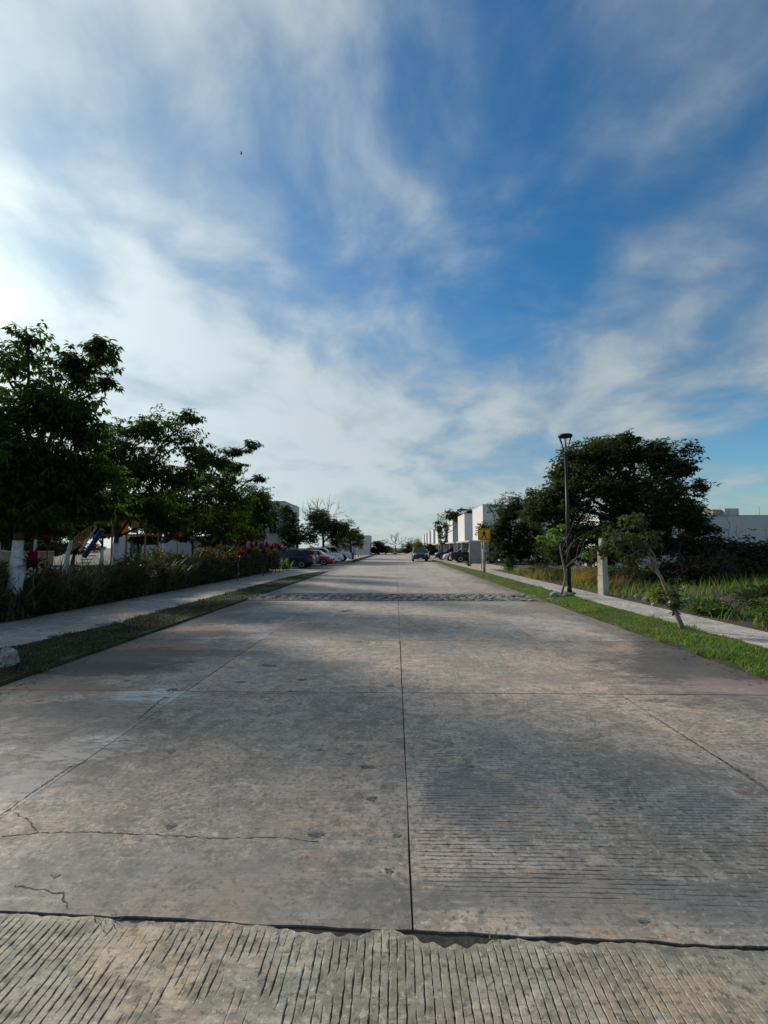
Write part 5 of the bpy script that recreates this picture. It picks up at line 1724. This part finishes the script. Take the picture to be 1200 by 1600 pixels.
def brush(label, x, y, rx, ry, h, seed, n=900):
    rng = np.random.default_rng(seed)
    t = thing('brush_pile', label, 'brush pile', (float(x), float(y), .02))
    w, o_ = pad_points(np.array([0, 0, h * .3]), (rx, ry, h * .7), n, rng, 16, -.6)
    w[:, 2] = np.abs(w[:, 2])
    link('dead_leaves', leaf_mesh('dead_leaves', w, o_, 5, .24, .12, rng, .2), M_BRUSH, t)
    st = MB()
    for i in range(150):
        a = w[rng.integers(0, len(w))]
        d = np.array([rng.normal(0, 1), rng.normal(0, 1), rng.normal(.25, .4)])
        twig_tree(st, a * .8, d, rng.uniform(.4, 1.0), .014, 1, rng, .5, 2, 3, .1)
    for i in range(10):
        a = np.array([rng.uniform(-rx, rx) * .8, rng.uniform(-ry, ry) * .5, h * .8])
        twig_tree(st, a, np.array([rng.normal(0, .5), 0, 1.0]), rng.uniform(.4, .9), .014, 2, rng, .5, 2, 3, .2)
    tag(st.build('branches', M_BARKD, t), kind='stuff')
    return t


brush('big brown brush pile heaped against the pale house wall', 17.2, 24.0, 3.6, 2.0, 2.5, 1, 3600)
brush('lower brown brush heap under the right side of the big tree', 13.2, 21.5, 2.2, 1.4, 1.2, 2, 1400)
brush('brush heap running off the right edge', 21.5, 25.0, 3.2, 2.0, 2.2, 3, 2200)

# rubble
for i, (px, py, s_, lab) in enumerate([(1030, 938, .20, 'largest pale rubble stone at the pavement edge by the leaning tree'), (1050, 948, .12, 'small rubble stone against the leaning trunk'), (1010, 940, .10, 'flat rubble stone left of the largest one'),
                                       (995, 936, .11, 'grey rubble stone leftmost in the row by the pavement'), (1075, 940, .13, 'pale rubble stone right of the leaning trunk'), (1022, 948, .07, 'smallest rubble stone lying on the pavement edge'),
                                       (1070, 925, .14, 'flat tan slab fragment behind the leaning tree')]):
    g_ = G(px, py)
    o = link('rubble_stone', rock_mesh('rubble_stone', s_ * 1.3, s_, s_ * .95, 90 + i, 2), M_STONE if i % 2 else MATS['pale_stone'])
    o.location = (max(7.2, g_[0]), g_[1], .02 + s_ * .35)
    o.rotation_euler = (0, .2 * i, i)
    tag(o, lab, 'stone', 'rubble stones at the lot')
bk = MB()
rngb = np.random.default_rng(3)

# white rock on the left verge
g_ = G(2, 1052)
o = link('rock', rock_mesh('rock', .155, .15, .165, 33, 3, .5), M_STONE)
o.location = (g_[0] - .05, g_[1] + .1, .14)
tag(o, 'pale pitted rock on the left verge cut by the picture edge', 'rock')
# white marker stick in the hedge, litter
g_ = G(97, 956)
o = MB().tube([(0, 0, 0), (.01, 0, .22), (.0, 0, .30)], [.012, .011, .008], 6).build('marker_stake', M_LIME, None, False, (float(g_[0]), float(g_[1]), .03))
tag(o, 'short white stake at the foot of the left hedge', 'stake')
g_ = G(186, 980)
o = MB().add([(-.09, -.04, .0), (.02, -.06, .03), (.1, .0, .01), (.03, .06, .04), (-.06, .05, .015)], [(0, 1, 2, 3, 4)]).build('litter', M_LIME, None, False, (float(g_[0]), float(g_[1]), .085))
tag(o, 'small white scrap of litter on the left verge', 'litter')
# pebbles and sprigs in the foreground joint
for i, (px, py, s_) in enumerate(((432, 1458, .010), (461, 1457, .009))):
    g_ = G(px, py)
    o = link('pebble', rock_mesh('pebble', s_ * 1.1, s_, s_, 60 + i, 2), M_LIME)
    o.location = (g_[0], g_[1], -.004)
    tag(o, ('left' if i == 0 else 'right') + ' one of two white pebbles in the foreground joint', 'pebble')
for i, (px, py, n, L) in enumerate(((165, 1437, 60, .05), (770, 1468, 40, .045), (360, 1452, 18, .04), (900, 1474, 16, .035))):
    g_ = G(px, py)
    tuft(['dark weed sprig in the foreground joint at far left', 'small green sprig in the foreground joint right of the centre line', 'tiny sprig in the joint left of the pebbles', 'tiny sprig in the joint at right'][i],
         g_[0], g_[1], n, L, .006, M_GRASSD if i != 1 else M_WEED, 80 + i, .02 if i else .035, None, 'weed_sprig', 1.3, 'weed').location.z = -.02
# bird
bp_ = P(377, 240, 45)
o = MB().add([(-.14, 0, .01), (.16, 0, 0), (0, .05, 0), (0, -.05, 0), (0, 0, .05), (0, 0, -.05), (.04, .42, .12), (-.06, .42, .12), (.0, -.42, .12), (-.08, -.42, .12), (-.24, .05, 0), (-.24, -.05, 0)],
             [(0, 2, 4), (0, 4, 3), (0, 5, 2), (0, 3, 5), (1, 4, 2), (1, 3, 4), (1, 2, 5), (1, 5, 3), (1, 6, 7, 0), (1, 0, 9, 8), (0, 10, 11)]).build('bird', M_TRIM, None, False, tuple(float(c) for c in bp_))
o.rotation_euler = (0, .1, .4)
o.scale = (.55, .55, .55)
tag(o, 'tiny dark bird flying high in the clouds', 'bird')
print('objects', len(bpy.data.objects), 'tris', sum(sum(len(p.vertices) - 2 for p in m.polygons) if len(m.polygons) < 5000 else len(m.loops) - 2 * len(m.polygons) for m in bpy.data.meshes))
